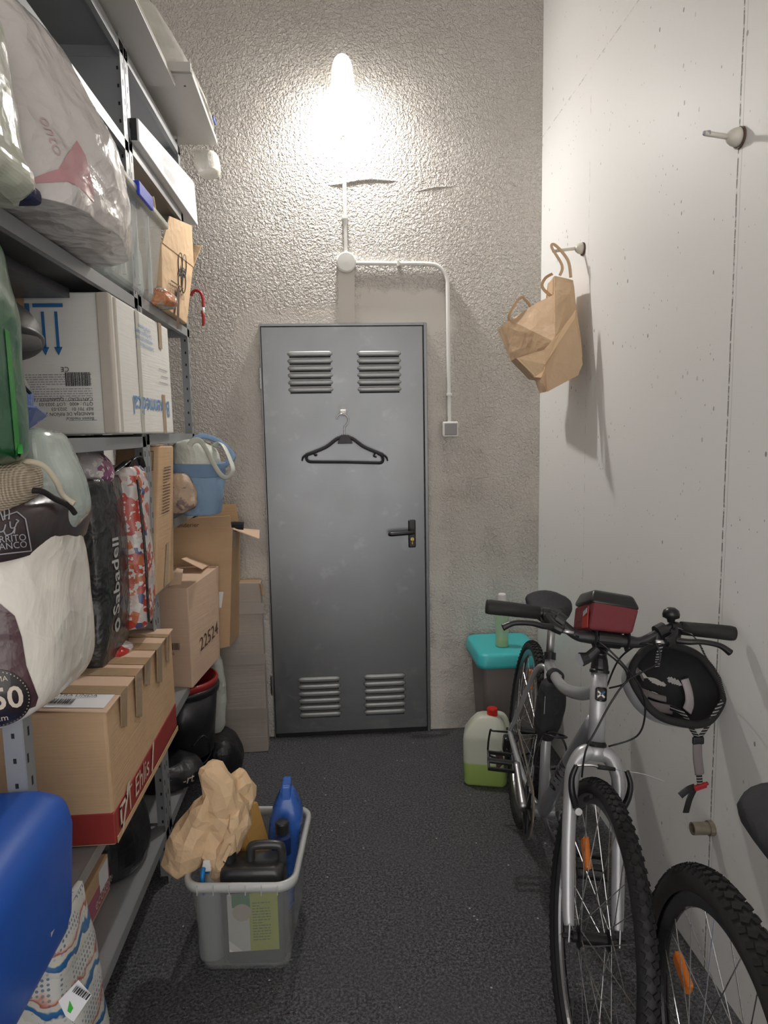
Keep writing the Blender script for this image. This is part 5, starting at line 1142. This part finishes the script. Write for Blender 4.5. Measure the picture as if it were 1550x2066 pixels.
def wheel(root, name, c, ax, e, R, tw, m_tyre, m_rim, rim_h=.020, knobs=0, spokes=32, phase=0, reflectors=(), hubw=.05, cass=False):
    """c centre, ax axle direction (to the right), e a reference radial direction"""
    ax = ax.normalized(); e = (e-ax*e.dot(ax)).normalized(); g = ax.cross(e)
    rt = tw/2; rim_r = R-2*rt*.93
    prof = [(rim_r-.001, -.011), (rim_r+.004, -.012), (rim_r+.002, -.0075), (rim_r-.003, .0), (rim_r+.002, .0075), (rim_r+.004, .012), (rim_r-.001, .011), (rim_r-rim_h, .006), (rim_r-rim_h-.002, 0), (rim_r-rim_h, -.006)]
    w_ = obj(name, lathe(c, ax, prof, 96, ref=e, closed=True), m_rim, root, smooth=False)
    tp = [(R-rt+rt*math.sin(q)*1.0, rt*math.cos(q)) for q in [math.radians(d) for d in range(-55, 236, 14)]]
    tp = [(R-rt+rt*math.sin(q), rt*math.cos(q)) for q in [math.radians(-50+280*k/18) for k in range(19)]]
    ty = lathe(c, ax, tp, 120, ref=e, closed=False)
    if knobs:
        kb_ = newbm(); N = knobs
        for k in range(N):
            for j, (la, sk) in enumerate(((-.72, .5), (-.30, .9), (.30, -.9), (.72, -.5))):
                th = 2*PI*(k+(.5 if j in (1, 2) else 0))/N; qa = la*1.05
                rr = R-rt+(rt+.001)*math.cos(qa); off = rt*math.sin(qa)
                rad = e*math.cos(th)+g*math.sin(th); tan = -e*math.sin(th)+g*math.cos(th)
                nn = (rad*math.cos(qa)+ax*math.sin(qa)).normalized(); ll = (ax*math.cos(qa)-rad*math.sin(qa)).normalized()
                a1 = (ll+tan*sk*.7).normalized(); a2 = nn.cross(a1)
                Lk = 2*PI*R/N
                kb_ = join(kb_, obox(c+rad*rr+ax*off+nn*.0008, a1, a2, nn, tw*.25, Lk*.38, .0050 if tw > .045 else .003))
        for f in kb_.faces: f.material_index = 1
        for f in ty.faces: f.smooth = True
        ty = join(ty, kb_)
    o = obj('tyre', ty, [m_tyre, M['knob']], w_)
    for p in o.data.polygons: p.use_smooth = p.material_index == 0
    obj('hub', join(lathe(c, ax, [(0, -hubw), (.012, -hubw), (.012, -hubw+.01), (.024, -hubw+.014), (.024, -hubw+.018), (.014, -hubw+.022), (.014, hubw-.022), (.024, hubw-.018), (.024, hubw-.014), (.012, hubw-.01), (.012, hubw), (0, hubw)], 24),
                    tube([c-ax*(hubw+.022), c+ax*(hubw+.022)], .0055, 10)), M['black_satin'], w_)
    for k in range(spokes):
        s_ = 1 if k % 2 else -1; d = 1 if (k//2) % 2 else -1
        th = 2*PI*(k+phase)/spokes; th2 = th+d*1.15
        hubp = c+(e*math.cos(th2)+g*math.sin(th2))*.021+ax*s_*(hubw-.016)
        rimp = c+(e*math.cos(th)+g*math.sin(th))*(rim_r-rim_h-.001)+ax*s_*.002
        obj('spoke', tube([hubp, rimp], .00115, 5, cap=False), M['steel'], w_)
    for rr_f, th in reflectors:
        rad = e*math.cos(th)+g*math.sin(th); tan = -e*math.sin(th)+g*math.cos(th)
        obj('reflector', obox(c+rad*rr_f, tan, rad, ax, .030, .075, .016, .006, 3), M['orange'], w_)
    return w_
bk = thing('bicycle', 'silver grey bicycle leaning on the white wall, helmet on its handlebar', 'bicycle', tuple(B1.P(.5, 0, 0)))
fh = B1.S(0, .045, 0); rhb = B1.P(0, 0, .345)
wheel(bk, 'front_wheel', fh, B1.sn, B1.fw, .345, .040, M['rubber'], M['rim'], knobs=88, reflectors=((.18, math.radians(-118)),), phase=.3)
wheel(bk, 'rear_wheel', rhb, B1.n, B1.f, .345, .038, M['rubber'], M['rim'], knobs=80, reflectors=((.2, math.radians(-100)),), hubw=.055)
S_, P_b = B1.S, B1.P
# fork
crown = S_(.40, 0, 0)
fork = newbm()
for s in (-1, 1):
    fork = join(fork, tube([S_(.405, .0, s*.012), S_(.395, .002, s*.034), S_(.365, .004, s*.052), S_(.33, .006, s*.058), S_(.20, .012, s*.060), S_(.06, .030, s*.058), S_(.02, .040, s*.056)], [.020, .020, .0185, .0175, .016, .0145, .012], 16, sm=6))
fork = join(fork, tube([S_(.385, 0, 0), S_(.425, 0, 0)], [.026, .021], 20))
obj('fork', fork, M['silver'], bk, smooth=True)
for s in (-1, 1):
    obj('dropout', obox(S_(.008, .043, s*.058), B1.ax, B1.fw, B1.sn, .04, .022, .005, .002), M['alu'], bk)
# frame
HT0, HT1 = S_(.425, 0, 0), S_(.600, 0, 0)
obj('head_tube', tube([HT0, HT1], .0205, 24), M['silver'], bk, smooth=True)
obj('lower_headset', lathe(S_(.418, 0, 0), B1.ax, [(0, 0), (.024, 0), (.026, .006), (.022, .012), (0, .012)], 24), M['black_satin'], bk)
obj('upper_headset', lathe(S_(.596, 0, 0), B1.ax, [(0, 0), (.024, 0), (.025, .006), (.022, .010), (.022, .016), (.019, .035), (.013, .055), (0, .055)], 24), M['black_satin'], bk)
bb = P_b(.44, 0, .275)
dtop = S_(.475, -.012, 0)
obj('down_tube', tube([dtop, dtop.lerp(bb, .5)+B1.u*.006, bb], [.024, .026, .022], 20, sm=8), M['frame_grey'], bk, smooth=True)
stt = (0.674, -1.02, 0.692)
seat_top = P_b(.255, 0, .735)
obj('seat_tube', tube([bb, seat_top], .0165, 18), M['silver'], bk, smooth=True)
obj('top_tube', tube([S_(.555, -.01, 0), S_(.535, -.16, 0), S_(.545, -.36, 0), seat_top-B1.u*.03], [.018, .018, .017, .016], 16, sm=8), M['silver'], bk, smooth=True)
for s in (-1, 1):
    obj('seat_stay', tube([seat_top-B1.u*.05, P_b(.20, s*.030, .66), P_b(.04, s*.060, .38), rhb+B1.n*s*.062], [.009, .009, .008, .008], 10, sm=5), M['silver'], bk, smooth=True)
    obj('chain_stay', tube([bb, P_b(.34, s*.035, .285), P_b(.08, s*.060, .33), rhb+B1.n*s*.062], [.013, .011, .010, .009], 10, sm=5), M['silver'], bk, smooth=True)
obj('seat_post', tube([seat_top-B1.u*.02, P_b(.215, 0, .865)], .0135, 14), M['alu'], bk, smooth=True)
obj('seat_clamp', lathe(seat_top, (seat_top-bb), [(0, -.012), (.020, -.012), (.020, .012), (0, .012)], 20), M['black_satin'], bk)
sc_ = P_b(.20, 0, .885)
def saddle(c, f, n, u, L, Wd, m, parent, h=.055):
    bm = newbm(); R_ = []
    for i in range(17):
        t_ = i/16; x = -L*.45+L*t_; wd = Wd*(.5*(1/(1+math.exp((t_-.48)*11)))+.13)*(1 if t_ > .08 else .75+.25*t_/.08)*(1 if t_ < .92 else 1-.5*(t_-.92)/.08)
        zc = .012*math.cos(t_*2*PI)-.008*t_; ring = []
        for k in range(18):
            q = 2*PI*k/18; ring.append(bm.verts.new(c+f*x+n*wd*math.cos(q)+u*(zc+h*(.42 if math.sin(q) > 0 else .58)*math.sin(q)*(.9 if math.sin(q) > 0 else 1))))
        R_.append(ring)
    for A, B in zip(R_, R_[1:]):
        for k in range(18): bm.faces.new((A[k], A[(k+1) % 18], B[(k+1) % 18], B[k]))
    bm.faces.new(R_[0][::-1]); bm.faces.new(R_[-1]); bmesh.ops.recalc_face_normals(bm, faces=bm.faces)
    return obj('saddle', bm, m, parent, smooth=True)
sd = saddle(sc_, B1.f, B1.n, B1.u, .26, .135, M['blackfab'], bk, .075)
obj('saddle_rail', join(tube([P_b(.10, -.02, .862), P_b(.26, -.018, .850)], .004, 8), tube([P_b(.10, .02, .862), P_b(.26, .018, .850)], .004, 8), obox(P_b(.21, 0, .852), B1.f, B1.n, B1.u, .05, .05, .03, .006)), M['black_satin'], bk)
# emblem and lettering
hc_ = S_(.555, .0212, 0)
obj('head_badge', obox(S_(.545, .0200, 0), B1.sn, B1.ax, B1.fw, .027, .034, .004, .006, 3), M['black_satin'], bk)
bd = newbm()
for q in (.9, -.9):
    for s in (-1, 1):
        d = (B1.ax*math.cos(q)*s+B1.sn*math.sin(q)*s); bd = join(bd, obox(S_(.545, .0225, 0)+d*.0065, d, d.cross(B1.fw), B1.fw, .0095, .0042, .0012, .0012))
obj('emblem_print', bd, M['white_pl'], bk)
obj('emblem_print', obox(S_(.545, .0227, 0)+(B1.ax*math.cos(.9)+B1.sn*math.sin(.9))*.0065, (B1.ax*math.cos(.9)+B1.sn*math.sin(.9)), (B1.ax*math.cos(.9)+B1.sn*math.sin(.9)).cross(B1.fw), B1.fw, .009, .0044, .0016, .001), M['ink_blue'], bk)
tmp = tube([dtop, dtop.lerp(bb, .5)+B1.u*.006, bb], [.024, .026, .022], 20, sm=8); trd = bvh_of(tmp); tmp.free()
dd = (dtop-bb).normalized(); side = (-B1.n*.75+B1.f*.45+B1.u*.25); side = (side-dd*side.dot(dd)).normalized(); vv = side.cross(dd)
text(bk, "B'TWIN", bb.lerp(dtop, .34)-vv*.016, dd, vv, .052, M['black_satin'], .02, tree=trd, off=.0015)
# bar, stem, grips
sC, rC, hw, rise, back = .6797, .0579, .3033, .0473, -.0055
obj('stem', join(tube([S_(.64, 0, 0), S_(.668, 0, 0)], .0165, 16), tube([S_(.655, 0, 0), S_(sC, rC, 0)], [.018, .016], 16), lathe(S_(sC, rC, -.028), B1.sn, [(0, 0), (.021, 0), (.021, .056), (0, .056)], 20)), M['black_satin'], bk, smooth=False)
def bar_pt(c, dz, df): return S_(sC+dz, rC+df, c)
hbp = [bar_pt(-hw, rise, .0055), bar_pt(-.20, rise, .006), bar_pt(-.145, rise-.006, .006), bar_pt(-.085, .004, .002), bar_pt(-.05, 0, 0), bar_pt(0, 0, 0), bar_pt(.05, 0, 0), bar_pt(.085, .004, .002), bar_pt(.145, rise-.006, .006), bar_pt(.20, rise, .006), bar_pt(hw, rise, .0055)]
obj('handlebar', tube(hbp, [.0115, .0115, .0115, .0125, .0155, .0155, .0155, .0125, .0115, .0115, .0115], 16, sm=7), M['bar'], bk, smooth=True)
for s in (-1, 1):
    obj('grip', tube([bar_pt(s*(hw+.004), rise, .0055), bar_pt(s*(hw-.005), rise, .0055), bar_pt(s*.25, rise, .006), bar_pt(s*.175, rise-.001, .006)], [.017, .0185, .0180, .0165], 20), M['grip'], bk, smooth=True)
    # brake lever: clamp, body, blade
    cb0 = bar_pt(s*.160, rise-.003, .006)
    lv = join(lathe(bar_pt(s*.150, rise-.004, .006), B1.sn*s, [(0, 0), (.0175, 0), (.0175, .018), (0, .018)], 18),
              tube([cb0, bar_pt(s*.150, rise-.028, .030), bar_pt(s*.125, rise-.042, .042)], [.014, .014, .011], 12, sm=4))
    obj('brake_lever_body', lv, M['black_satin'], bk, smooth=False)
    obj('brake_lever', tube([bar_pt(s*.150, rise-.034, .040), bar_pt(s*.175, rise-.035, .052), bar_pt(s*.205, rise-.032, .058), bar_pt(s*.245, rise-.036, .060), bar_pt(s*.272, rise-.050, .058)], [.008, .0075, .0065, .0065, .0085], 12, sm=6), M['black_satin'], bk, smooth=True)
    obj('barrel_adjuster', tube([bar_pt(s*.128, rise-.041, .041), bar_pt(s*.098, rise-.043, .046)], [.0055, .0045], 10), M['steel'], bk, smooth=True)
    obj('shifter', join(tube([bar_pt(s*.135, rise-.008, .008), bar_pt(s*.115, rise-.02, .01)], .019, 16), obox(bar_pt(s*.13, rise-.030, .002), B1.sn, B1.fw, B1.ax, .04, .03, .022, .006)), M['black_pl'], bk)
obj('bell', join(lathe(bar_pt(.150, rise+.010, .008), B1.ax, [(0, 0), (.008, 0), (.010, .008), (.0195, .012), (.021, .020), (.018, .030), (.009, .037), (0, .038)], 24)), M['black_satin'], bk, smooth=True)
# cables
def cab(P): return obj('cable', tube(P, .0024, 7, sm=8), M['cable'], bk, smooth=True)
cab([bar_pt(-.098, rise-.043, .046), (0.54, -1.66, 1.003), (0.588, -1.7, 0.982), (0.639, -1.72, 0.93), (0.68, -1.72, 0.872), (0.701, -1.7, 0.799), (0.691, -1.68, 0.732), (0.626, -1.66, 0.698)])
cab([bar_pt(-.09, rise-.050, .040), (0.567, -1.64, 0.976), (0.609, -1.68, 0.952), (0.657, -1.68, 0.906), (0.666, -1.66, 0.865), (0.642, -1.62, 0.837)])
cab([bar_pt(.098, rise-.043, .046), (0.713, -1.74, 0.947), (0.629, -1.76, 0.912), (0.586, -1.77, 0.866), (0.547, -1.78, 0.805), (0.521, -1.78, 0.751), S_(.35, .055, -.048)])
cab([bar_pt(.10, rise-.05, .03), (0.681, -1.7, 0.978), (0.649, -1.66, 0.928), (0.635, -1.62, 0.842)])
# V-brake
for s in (-1, 1):
    obj('brake_arm', tube([S_(.275, .036, s*.052), S_(.31, .046, s*.066), S_(.345, .050, s*.070), S_(.375, .050, s*.060)], [.0085, .008, .007, .006], 10, sm=6, flat=None), M['black_satin'], bk, smooth=True)
    obj('brake_pad', obox(S_(.300, .030, s*.022), B1.fw+B1.ax*.35, B1.sn, B1.ax, .055, .010, .012, .003), M['rubber'], bk)
    obj('brake_bolt', tube([S_(.272, .030, s*.052), S_(.272, .058, s*.052)], .0085, 12), M['alu'], bk)
obj('brake_noodle', tube([S_(.375, .052, -.062), S_(.380, .058, -.03), S_(.378, .058, -.01)], .0035, 8, sm=5), M['steel'], bk, smooth=True)
obj('brake_boot', tube([S_(.378, .058, -.012), S_(.376, .056, .030)], [.006, .0045], 10), M['rubber'], bk, smooth=True)
obj('brake_wire', tube([S_(.376, .056, .030), S_(.374, .052, .062), S_(.372, .056, .10), S_(.362, .060, .145)], .0011, 5, sm=5), M['steel'], bk)
# crank, pedals, chainring, chain, derailleur
cs = -1
obj('bottom_bracket', lathe(bb-B1.n*.036, B1.n, [(0, 0), (.021, 0), (.021, .072), (0, .072)], 20), M['frame_grey'], bk)
cring = lathe(bb-B1.n*.050, B1.n, [(.070, 0), (.088, 0), (.090, .002), (.088, .004), (.070, .004)], 44, closed=True)
for k in range(5):
    q = 2*PI*k/5; d = B1.f*math.cos(q)+B1.u*math.sin(q); cring = join(cring, tube([bb-B1.n*.048, bb-B1.n*.048+d*.075], .007, 8))
obj('chainring', cring, M['black_satin'], bk)
arm = (B1.u*.80+B1.f*-.60).normalized()
cp = bb-B1.n*.062+arm*.0
e1 = cp+(B1.f*-.45+B1.u*.22).normalized()*.170-B1.n*.012
obj('crank_arm', tube([cp, cp.lerp(e1, .5), e1], [.016, .012, .013], 12, sm=4), M['alu'], bk, smooth=True)
e2 = bb+B1.n*.062-(e1-cp)
obj('crank_arm', tube([bb+B1.n*.055, e2], [.014, .012], 12), M['alu'], bk, smooth=True)
def pedal(c, sgn):
    c0 = c+B1.n*sgn*.055; a = (B1.f*.9-B1.u*.35).normalized(); u = a.cross(B1.n)
    fr = newbm()
    for q in (-.036, .036): fr = join(fr, obox(c0+a*q, B1.n, a, u, .090, .006, .016, .002))
    for q in (-.042, .042): fr = join(fr, obox(c0+B1.n*q, B1.n, a, u, .007, .072, .012, .002))
    fr = join(fr, tube([c, c0+B1.n*sgn*.045], .0095, 12))
    return obj('pedal', fr, M['black_pl'], bk)
pedal(e1, -1); pedal(e2, 1)
ch = []
for k in range(15): q = math.radians(-90+180*k/14); ch.append(bb-B1.n*.046+(B1.f*math.cos(q)+B1.u*math.sin(q))*.089)
for k in range(9): q = math.radians(90+180*k/8); ch.append(rhb-B1.n*.046+(B1.f*math.cos(q)+B1.u*math.sin(q))*.045)
obj('chain', tube(ch, .0035, 6, closed=True), M['rusty'], bk)
obj('cassette', join(*[lathe(rhb-B1.n*(.034+.005*k), B1.n, [(0, 0), (.052-.0055*k, 0), (.052-.0055*k, .002), (0, .002)], 28) for k in range(6)]), M['steel'], bk)
dq = rhb-B1.n*.070-B1.u*.055+B1.f*.01
obj('derailleur', join(obox(dq, B1.n, B1.f, B1.u, .03, .045, .06, .008), obox(dq-B1.u*.05+B1.f*.02, B1.n, B1.f, B1.u, .010, .025, .085, .006), lathe(dq-B1.u*.03+B1.f*.01-B1.n*.006, B1.n, [(0, 0), (.017, 0), (.017, .01), (0, .01)], 16), lathe(dq-B1.u*.085+B1.f*.03-B1.n*.006, B1.n, [(0, 0), (.017, 0), (.017, .01), (0, .01)], 16)), M['black_satin'], bk)
g0 = rhb-B1.n*.075
obj('derailleur_guard', tube([g0+B1.f*.03, g0+B1.f*.035-B1.n*.055, g0-B1.u*.01+B1.f*.02-B1.n*.065, g0-B1.u*.10+B1.f*.02-B1.n*.062, g0-B1.u*.115+B1.f*.02-B1.n*.02], .004, 8, sm=4), M['black_satin'], bk, smooth=True)
obj('bottle_cage', join(tube([P_b(.40, -.02, .40), P_b(.43, -.045, .43), P_b(.46, -.045, .50), P_b(.44, -.02, .54), P_b(.44, .02, .54), P_b(.46, .045, .50), P_b(.43, .045, .43), P_b(.40, .02, .40)], .0035, 8, sm=5), tube([P_b(.44, -.02, .54), P_b(.50, -.03, .56), P_b(.52, 0, .565), P_b(.50, .03, .56), P_b(.44, .02, .54)], .0035, 8, sm=5)), M['black_satin'], bk, smooth=True)
obj('seat_tube_reflector', obox(P_b(.37, -.005, .40), B1.n, B1.u, B1.f, .012, .03, .01, .003), M['orange'], bk)
# kickstand and rear light
obj('kickstand', tube([bb-B1.f*.03-B1.n*.0, bb-B1.f*.10+B1.n*.05-B1.u*.12, P_b(.31, .13, .015)], .007, 10), M['alu'], bk, smooth=True)
# ---------------------------------------------------------------- bags on the bicycle
fbag = thing('frame_bag', 'small black fabric bag strapped under the bicycle top tube', 'bag', tuple(P_b(.47, -.03, .42)))
rows = [(0.7005, 0.617, 0.656), (0.6875, 0.598, 0.666), (0.654, 0.585, 0.67), (0.6045, 0.577, 0.666), (0.554, 0.573, 0.655), (0.5205, 0.58, 0.639), (0.504, 0.593, 0.626)]
obj('bag_body', crumple(loft(rows, -1.20, .035, e=3, seg=36), .003, 20, 91), M['blackfab'], fbag, smooth=True)
obj('strap', tube([(0.625, -1.2, 0.691), (0.614, -1.21, 0.722), (0.636, -1.2, 0.734), (0.663, -1.2, 0.716), (0.653, -1.21, 0.69)], 1, 8, sm=5, flat=(.011, .002)), M['blackfab'], fbag, smooth=True)
obj('zip_pull', tube([(0.594, -1.235, 0.662), (0.59, -1.24, 0.606)], .0012, 6), M['steel'], fbag)
hbag = thing('handlebar_bag', 'dark red handlebar bag with black zipped top on the bicycle', 'bag', tuple(S_(sC+.0, rC+.0, -.02)))
M['maroon'] = crinkle('dark_red_fabric', (.16, .022, .028), .75, bs=20, strength=.25)
M['redfab'] = simple('bright_red_fabric', (.42, .03, .02), .7)
q0 = S_(sC+.014, rC+.01, .0)
rr_ = B1.sn; ff_ = B1.fw; uu_ = (B1.ax*.97+B1.f*.0).normalized()
def hp(a, b, c): return S_(sC+c, rC+b, a)
zt = .10
obj('bag_body', hexa([hp(-.058, .030, .018), hp(.050, .030, .018), hp(.050, -.115, .018), hp(-.058, -.115, .018), hp(-.052, .036, zt-.008), hp(.062, .036, zt-.02), hp(.055, -.115, zt-.02), hp(-.055, -.115, zt-.02)], .008, 3), M['maroon'], hbag)
obj('side_panel', hexa([hp(-.0585, .024, .022), hp(-.0585, -.02, .022), hp(-.0585, -.02, .05), hp(-.0585, .024, .075), hp(-.0605, .024, .022), hp(-.0605, -.02, .022), hp(-.0605, -.02, .05), hp(-.0605, .024, .075)]), M['redfab'], hbag)
def lidpts(k, z, fr): return [hp(-.058*k-.002, .040*k+fr, z), hp(.066*k, .040*k+fr, z-.006), hp(.060*k, -.118*k, z-.006), hp(-.060*k, -.118*k, z)]
obj('bag_lid', hexa(lidpts(1, zt-.018, 0)+lidpts(.80, zt+.018, -.012), .010, 4), M['black_satin'], hbag, smooth=True)
obj('label', hexa([hp(-.0615, .020, .070), hp(-.0615, -.010, .062), hp(-.0615, -.010, .050), hp(-.0615, .020, .058), hp(-.0625, .020, .070), hp(-.0625, -.010, .062), hp(-.0625, -.010, .050), hp(-.0625, .020, .058)]), M['ink_grey'], hbag)
obj('mount_strap', join(*[tube([hp(a, -.016, 0), hp(a, 0, -.018), hp(a, .018, 0), hp(a, .014, .018), hp(a, -.014, .018)], 1, 8, sm=5, closed=False, flat=(.010, .002), up=(1, 0, 0)) for a in (-.035, .045)]), M['blackfab'], hbag)
tl = thing('bicycle_light', 'black front light hanging tilted under the handlebar stem', 'light', tuple((0.561, -1.69, 0.936)))
obj('light_body', tube([(0.577, -1.7, 0.972), (0.555, -1.7, 0.951), (0.536, -1.7, 0.946)], [.010, .013, .0175], 16), M['black_pl'], tl, smooth=False)
obj('lens', tube([(0.536, -1.7, 0.946), (0.532, -1.702, 0.946)], .0145, 16), M['ink_grey'], tl)

# ---------------------------------------------------------------- helmet on the bar
hl = thing('bicycle_helmet', 'silver and black vented helmet hanging upside down from the bicycle handlebar', 'helmet', (.82, -1.62, .70))
D = Vector((-.22, .80, -.50)).normalized(); E1 = Vector((.97, -.05, -.16)); E1 = (E1-D*E1.dot(D)).normalized(); E2 = D.cross(E1)
if E2.z < 0: E2 = -E2
HC = Vector((.812, -1.640, .848))
vents = [(-.30, .42, .20, .065, -.35), (.12, .30, .20, .065, -.30), (-.46, .06, .22, .075, -.10), (.02, -.04, .20, .075, -.12), (-.36, -.34, .22, .075, -.25), (.16, -.40, .18, .060, -.10), (.46, .36, .14, .06, -.5), (-.02, -.68, .18, .055, -.1)]
def dome(a, b, h, th0, holes=True, sc=1.0, n=120, r=44, mat_split=None):
    bm = newbm(); R_ = []
    for j in range(r+1):
        th = th0+(PI/2-th0)*j/r; ring = []
        for k in range(n):
            q = 2*PI*k/n; w_ = 1+.02*math.cos(6*q)*(1-j/r)
            ring.append(bm.verts.new(HC+(E1*math.cos(q)*a+E2*math.sin(q)*b)*math.cos(th)*w_+D*h*math.sin(th)))
        R_.append(ring)
    for j, (A, B) in enumerate(zip(R_[:-1], R_[1:])):
        th = th0+(PI/2-th0)*(j+.5)/r
        for k in range(n):
            q = 2*PI*(k+.5)/n; x, y = math.cos(q)*math.cos(th), math.sin(q)*math.cos(th); hole = False
            if holes:
                for (vx, vy, va, vb, vr) in vents:
                    dx, dy = x-vx, y-vy; cx, cy = dx*math.cos(vr)+dy*math.sin(-vr)*-1, -dx*math.sin(vr)+dy*math.cos(vr)
                    if (cx/(va*1.05))**2+(cy/(vb*1.05))**2 < sc and math.hypot(x, y) < .93: hole = True; break
            if not hole: bm.faces.new((A[k], A[(k+1) % n], B[(k+1) % n], B[k]))
    for v in [v for v in bm.verts if not v.link_faces]: bm.verts.remove(v)
    bmesh.ops.recalc_face_normals(bm, faces=bm.faces)
    return bm
sh = dome(.140, .108, .118, -.05, sc=1.6); bmesh.ops.solidify(sh, geom=sh.faces[:], thickness=.004)
M['helm_silver'] = simple('silver_helmet_shell', (.42, .43, .45), .3, var=.08, coat=.5)
obj('outer_shell', sh, M['helm_silver'], hl, smooth=False)
inn = dome(.135, .103, .113, -.04, sc=1.15); bmesh.ops.solidify(inn, geom=inn.faces[:], thickness=.007)
M['foam'] = simple('black_foam_liner', (.016, .016, .017), .8, var=.2, bump=.2, bs=200)
for v in inn.verts: pass
obj('foam_liner', inn, M['foam'], hl, smooth=False)
obj('rim_edge', tube([HC+(E1*math.cos(q)*.132+E2*math.sin(q)*.101)*(1+.02*math.cos(6*q))-D*.004 for q in [2*PI*k/72 for k in range(72)]], .010, 8, closed=True), M['foam'], hl, smooth=True)
M['pad'] = simple('grey_lilac_padding', (.23, .20, .205), .85, var=.1, bump=.3, bs=120)
def inner_pt(x, y, off=.020):
    rr = min(.98, math.hypot(x, y)); th = math.acos(rr)
    return HC+E1*x*.112+E2*y*.082+D*(.112-off)*math.sin(th)
def padstrip(P, wd, m=M['pad'], nm='padding'):
    return obj(nm, tube([inner_pt(x, y, .026) for x, y in P], 1, 8, sm=6, flat=(wd, .004), up=tuple(-D)), m, hl, smooth=True)
padstrip([(-.88, -.10), (-.6, -.20), (-.3, -.24)], .010)
padstrip([(-.75, -.45), (-.45, -.58), (-.1, -.60), (.25, -.62)], .013)
padstrip([(-.70, -.14), (-.35, -.16), (.0, -.22), (.22, -.24)], .009)
padstrip([(-.86, .30), (-.7, .42), (-.45, .28)], .013)
padstrip([(.62, .45), (.72, .1), (.70, -.3), (.55, -.62)], .014, simple('pale_lilac_padding', (.48, .43, .44), .85), 'padding')
M['web'] = None
t = NT('striped_webbing'); wv_ = t.new('ShaderNodeTexWave'); wv_.inputs['Scale'].default_value = 42; wv_.bands_direction = 'Z'; t.l.new(t.tc, wv_.inputs['Vector'])
t.set(color=t.mix(t.math('GREATER_THAN', wv_.outputs['Fac'], .78), (.012, .012, .013), (.40, .40, .40)), rough=.7); M['web'] = t.m
def web(P, wd=.0072): return obj('chin_strap', tube(P, 1, 8, sm=8, flat=(wd, .0012), up=(0, -1, 0)), M['web'], hl, smooth=True)
jn = (0.852, -1.68, 0.717)
web([(0.796, -1.64, 0.785), (0.814, -1.67, 0.781), (0.833, -1.68, 0.745), jn])
web([(0.924, -1.66, 0.804), (0.892, -1.68, 0.781), (0.872, -1.68, 0.743), jn])
web([(0.728, -1.7, 0.919), (0.722, -1.72, 0.96), (0.74, -1.7, 0.988), (0.764, -1.67, 0.997), (0.778, -1.66, 1.01), (0.778, -1.7, 1.014), (0.796, -1.73, 1.008), (0.812, -1.74, 0.986), (0.835, -1.73, 0.95), (0.873, -1.7, 0.913), (0.902, -1.68, 0.872), (0.928, -1.66, 0.824)])
obj('buckle', obox((0.851, -1.682, 0.713), (1, 0, 0), (0, 0, 1), (0, 1, 0), .030, .020, .010, .004), M['black_pl'], hl)
obj('chin_pad', tube([(0.849, -1.682, 0.705), (0.851, -1.683, 0.666), (0.858, -1.683, 0.623)], 1, 10, sm=6, flat=(.0125, .005), up=(0, -1, 0)), M['pad'], hl, smooth=True)
obj('chin_strap', tube([(0.856, -1.683, 0.625), (0.861, -1.683, 0.585)], 1, 8, sm=3, flat=(.008, .0015), up=(0, -1, 0)), M['web'], hl)
obj('clasp', join(obox((0.859, -1.685, 0.59), (.96, 0, .28), (0, 1, 0), (-.28, 0, .96), .034, .010, .014, .003), obox((0.874, -1.685, 0.596), (.9, 0, .45), (0, 1, 0), (-.45, 0, .9), .014, .007, .008, .002)), M['red_pl'], hl)
obj('strap_end', tube([(0.846, -1.683, 0.588), (0.824, -1.69, 0.586), (0.804, -1.69, 0.571)], 1, 8, sm=5, flat=(.009, .0012), up=(0, -1, .3)), M['black_pl'], hl)
obj('strap_end', tube([(0.846, -1.683, 0.586), (0.83, -1.69, 0.561), (0.824, -1.685, 0.521)], 1, 8, sm=5, flat=(.009, .0012), up=(0, -1, 0)), M['black_pl'], hl)

# ---------------------------------------------------------------- second bicycle, lower right
B2 = Bike(.597, -2.2107, -.1047, .055, .34)
b2k = thing('bicycle', 'second bicycle with knobbly tyre at the lower right edge', 'bicycle', (.66, -2.21, 0))
c2 = B2.P(0, 0, .34)
wheel(b2k, 'rear_wheel', c2, B2.n, B2.f, .340, .054, M['rubber2'], M['rimblack'], rim_h=.024, knobs=76, reflectors=((.185, math.radians(-164)),), hubw=.065, phase=.6)
for s in (-1, 1):
    obj('seat_stay', tube([B2.P(.30, s*.02, .78), B2.P(.15, s*.055, .50), c2+B2.n*s*.075], [.009, .009, .008], 10, sm=5), M['black_satin'], b2k, smooth=True)
    obj('chain_stay', tube([B2.P(.42, s*.03, .29), c2+B2.n*s*.075], [.011, .009], 10), M['black_satin'], b2k, smooth=True)
obj('axle_nut', tube([c2+B2.n*.080, c2+B2.n*.10], .012, 12), M['steel'], b2k)
obj('seat_tube', tube([B2.P(.42, 0, .29), B2.P(.20, 0, .74)], .016, 14), M['black_satin'], b2k, smooth=True)
obj('seat_post', tube([B2.P(.20, 0, .74), B2.P(.17, 0, .87)], .0135, 14), M['black_satin'], b2k, smooth=True)
saddle(B2.P(.175, .015, .890), B2.f, B2.n, B2.u, .27, .125, M['blackfab'], b2k, .085)

# ---------------------------------------------------------------- groups of like things
for base_, g_ in (('shelving_unit', 'metal shelving units along the left wall'), ('cable_conduit', 'conduits on the back wall'), ('wall_anchor', 'form tie anchors in the white wall'),
                  ('bucket', 'nested buckets on the lowest shelf'), ('melamine_board', 'white boards on top of the shelving')):
    for o in bpy.data.objects:
        if o.parent is None and o.name.split('.')[0] == base_: o['group'] = g_
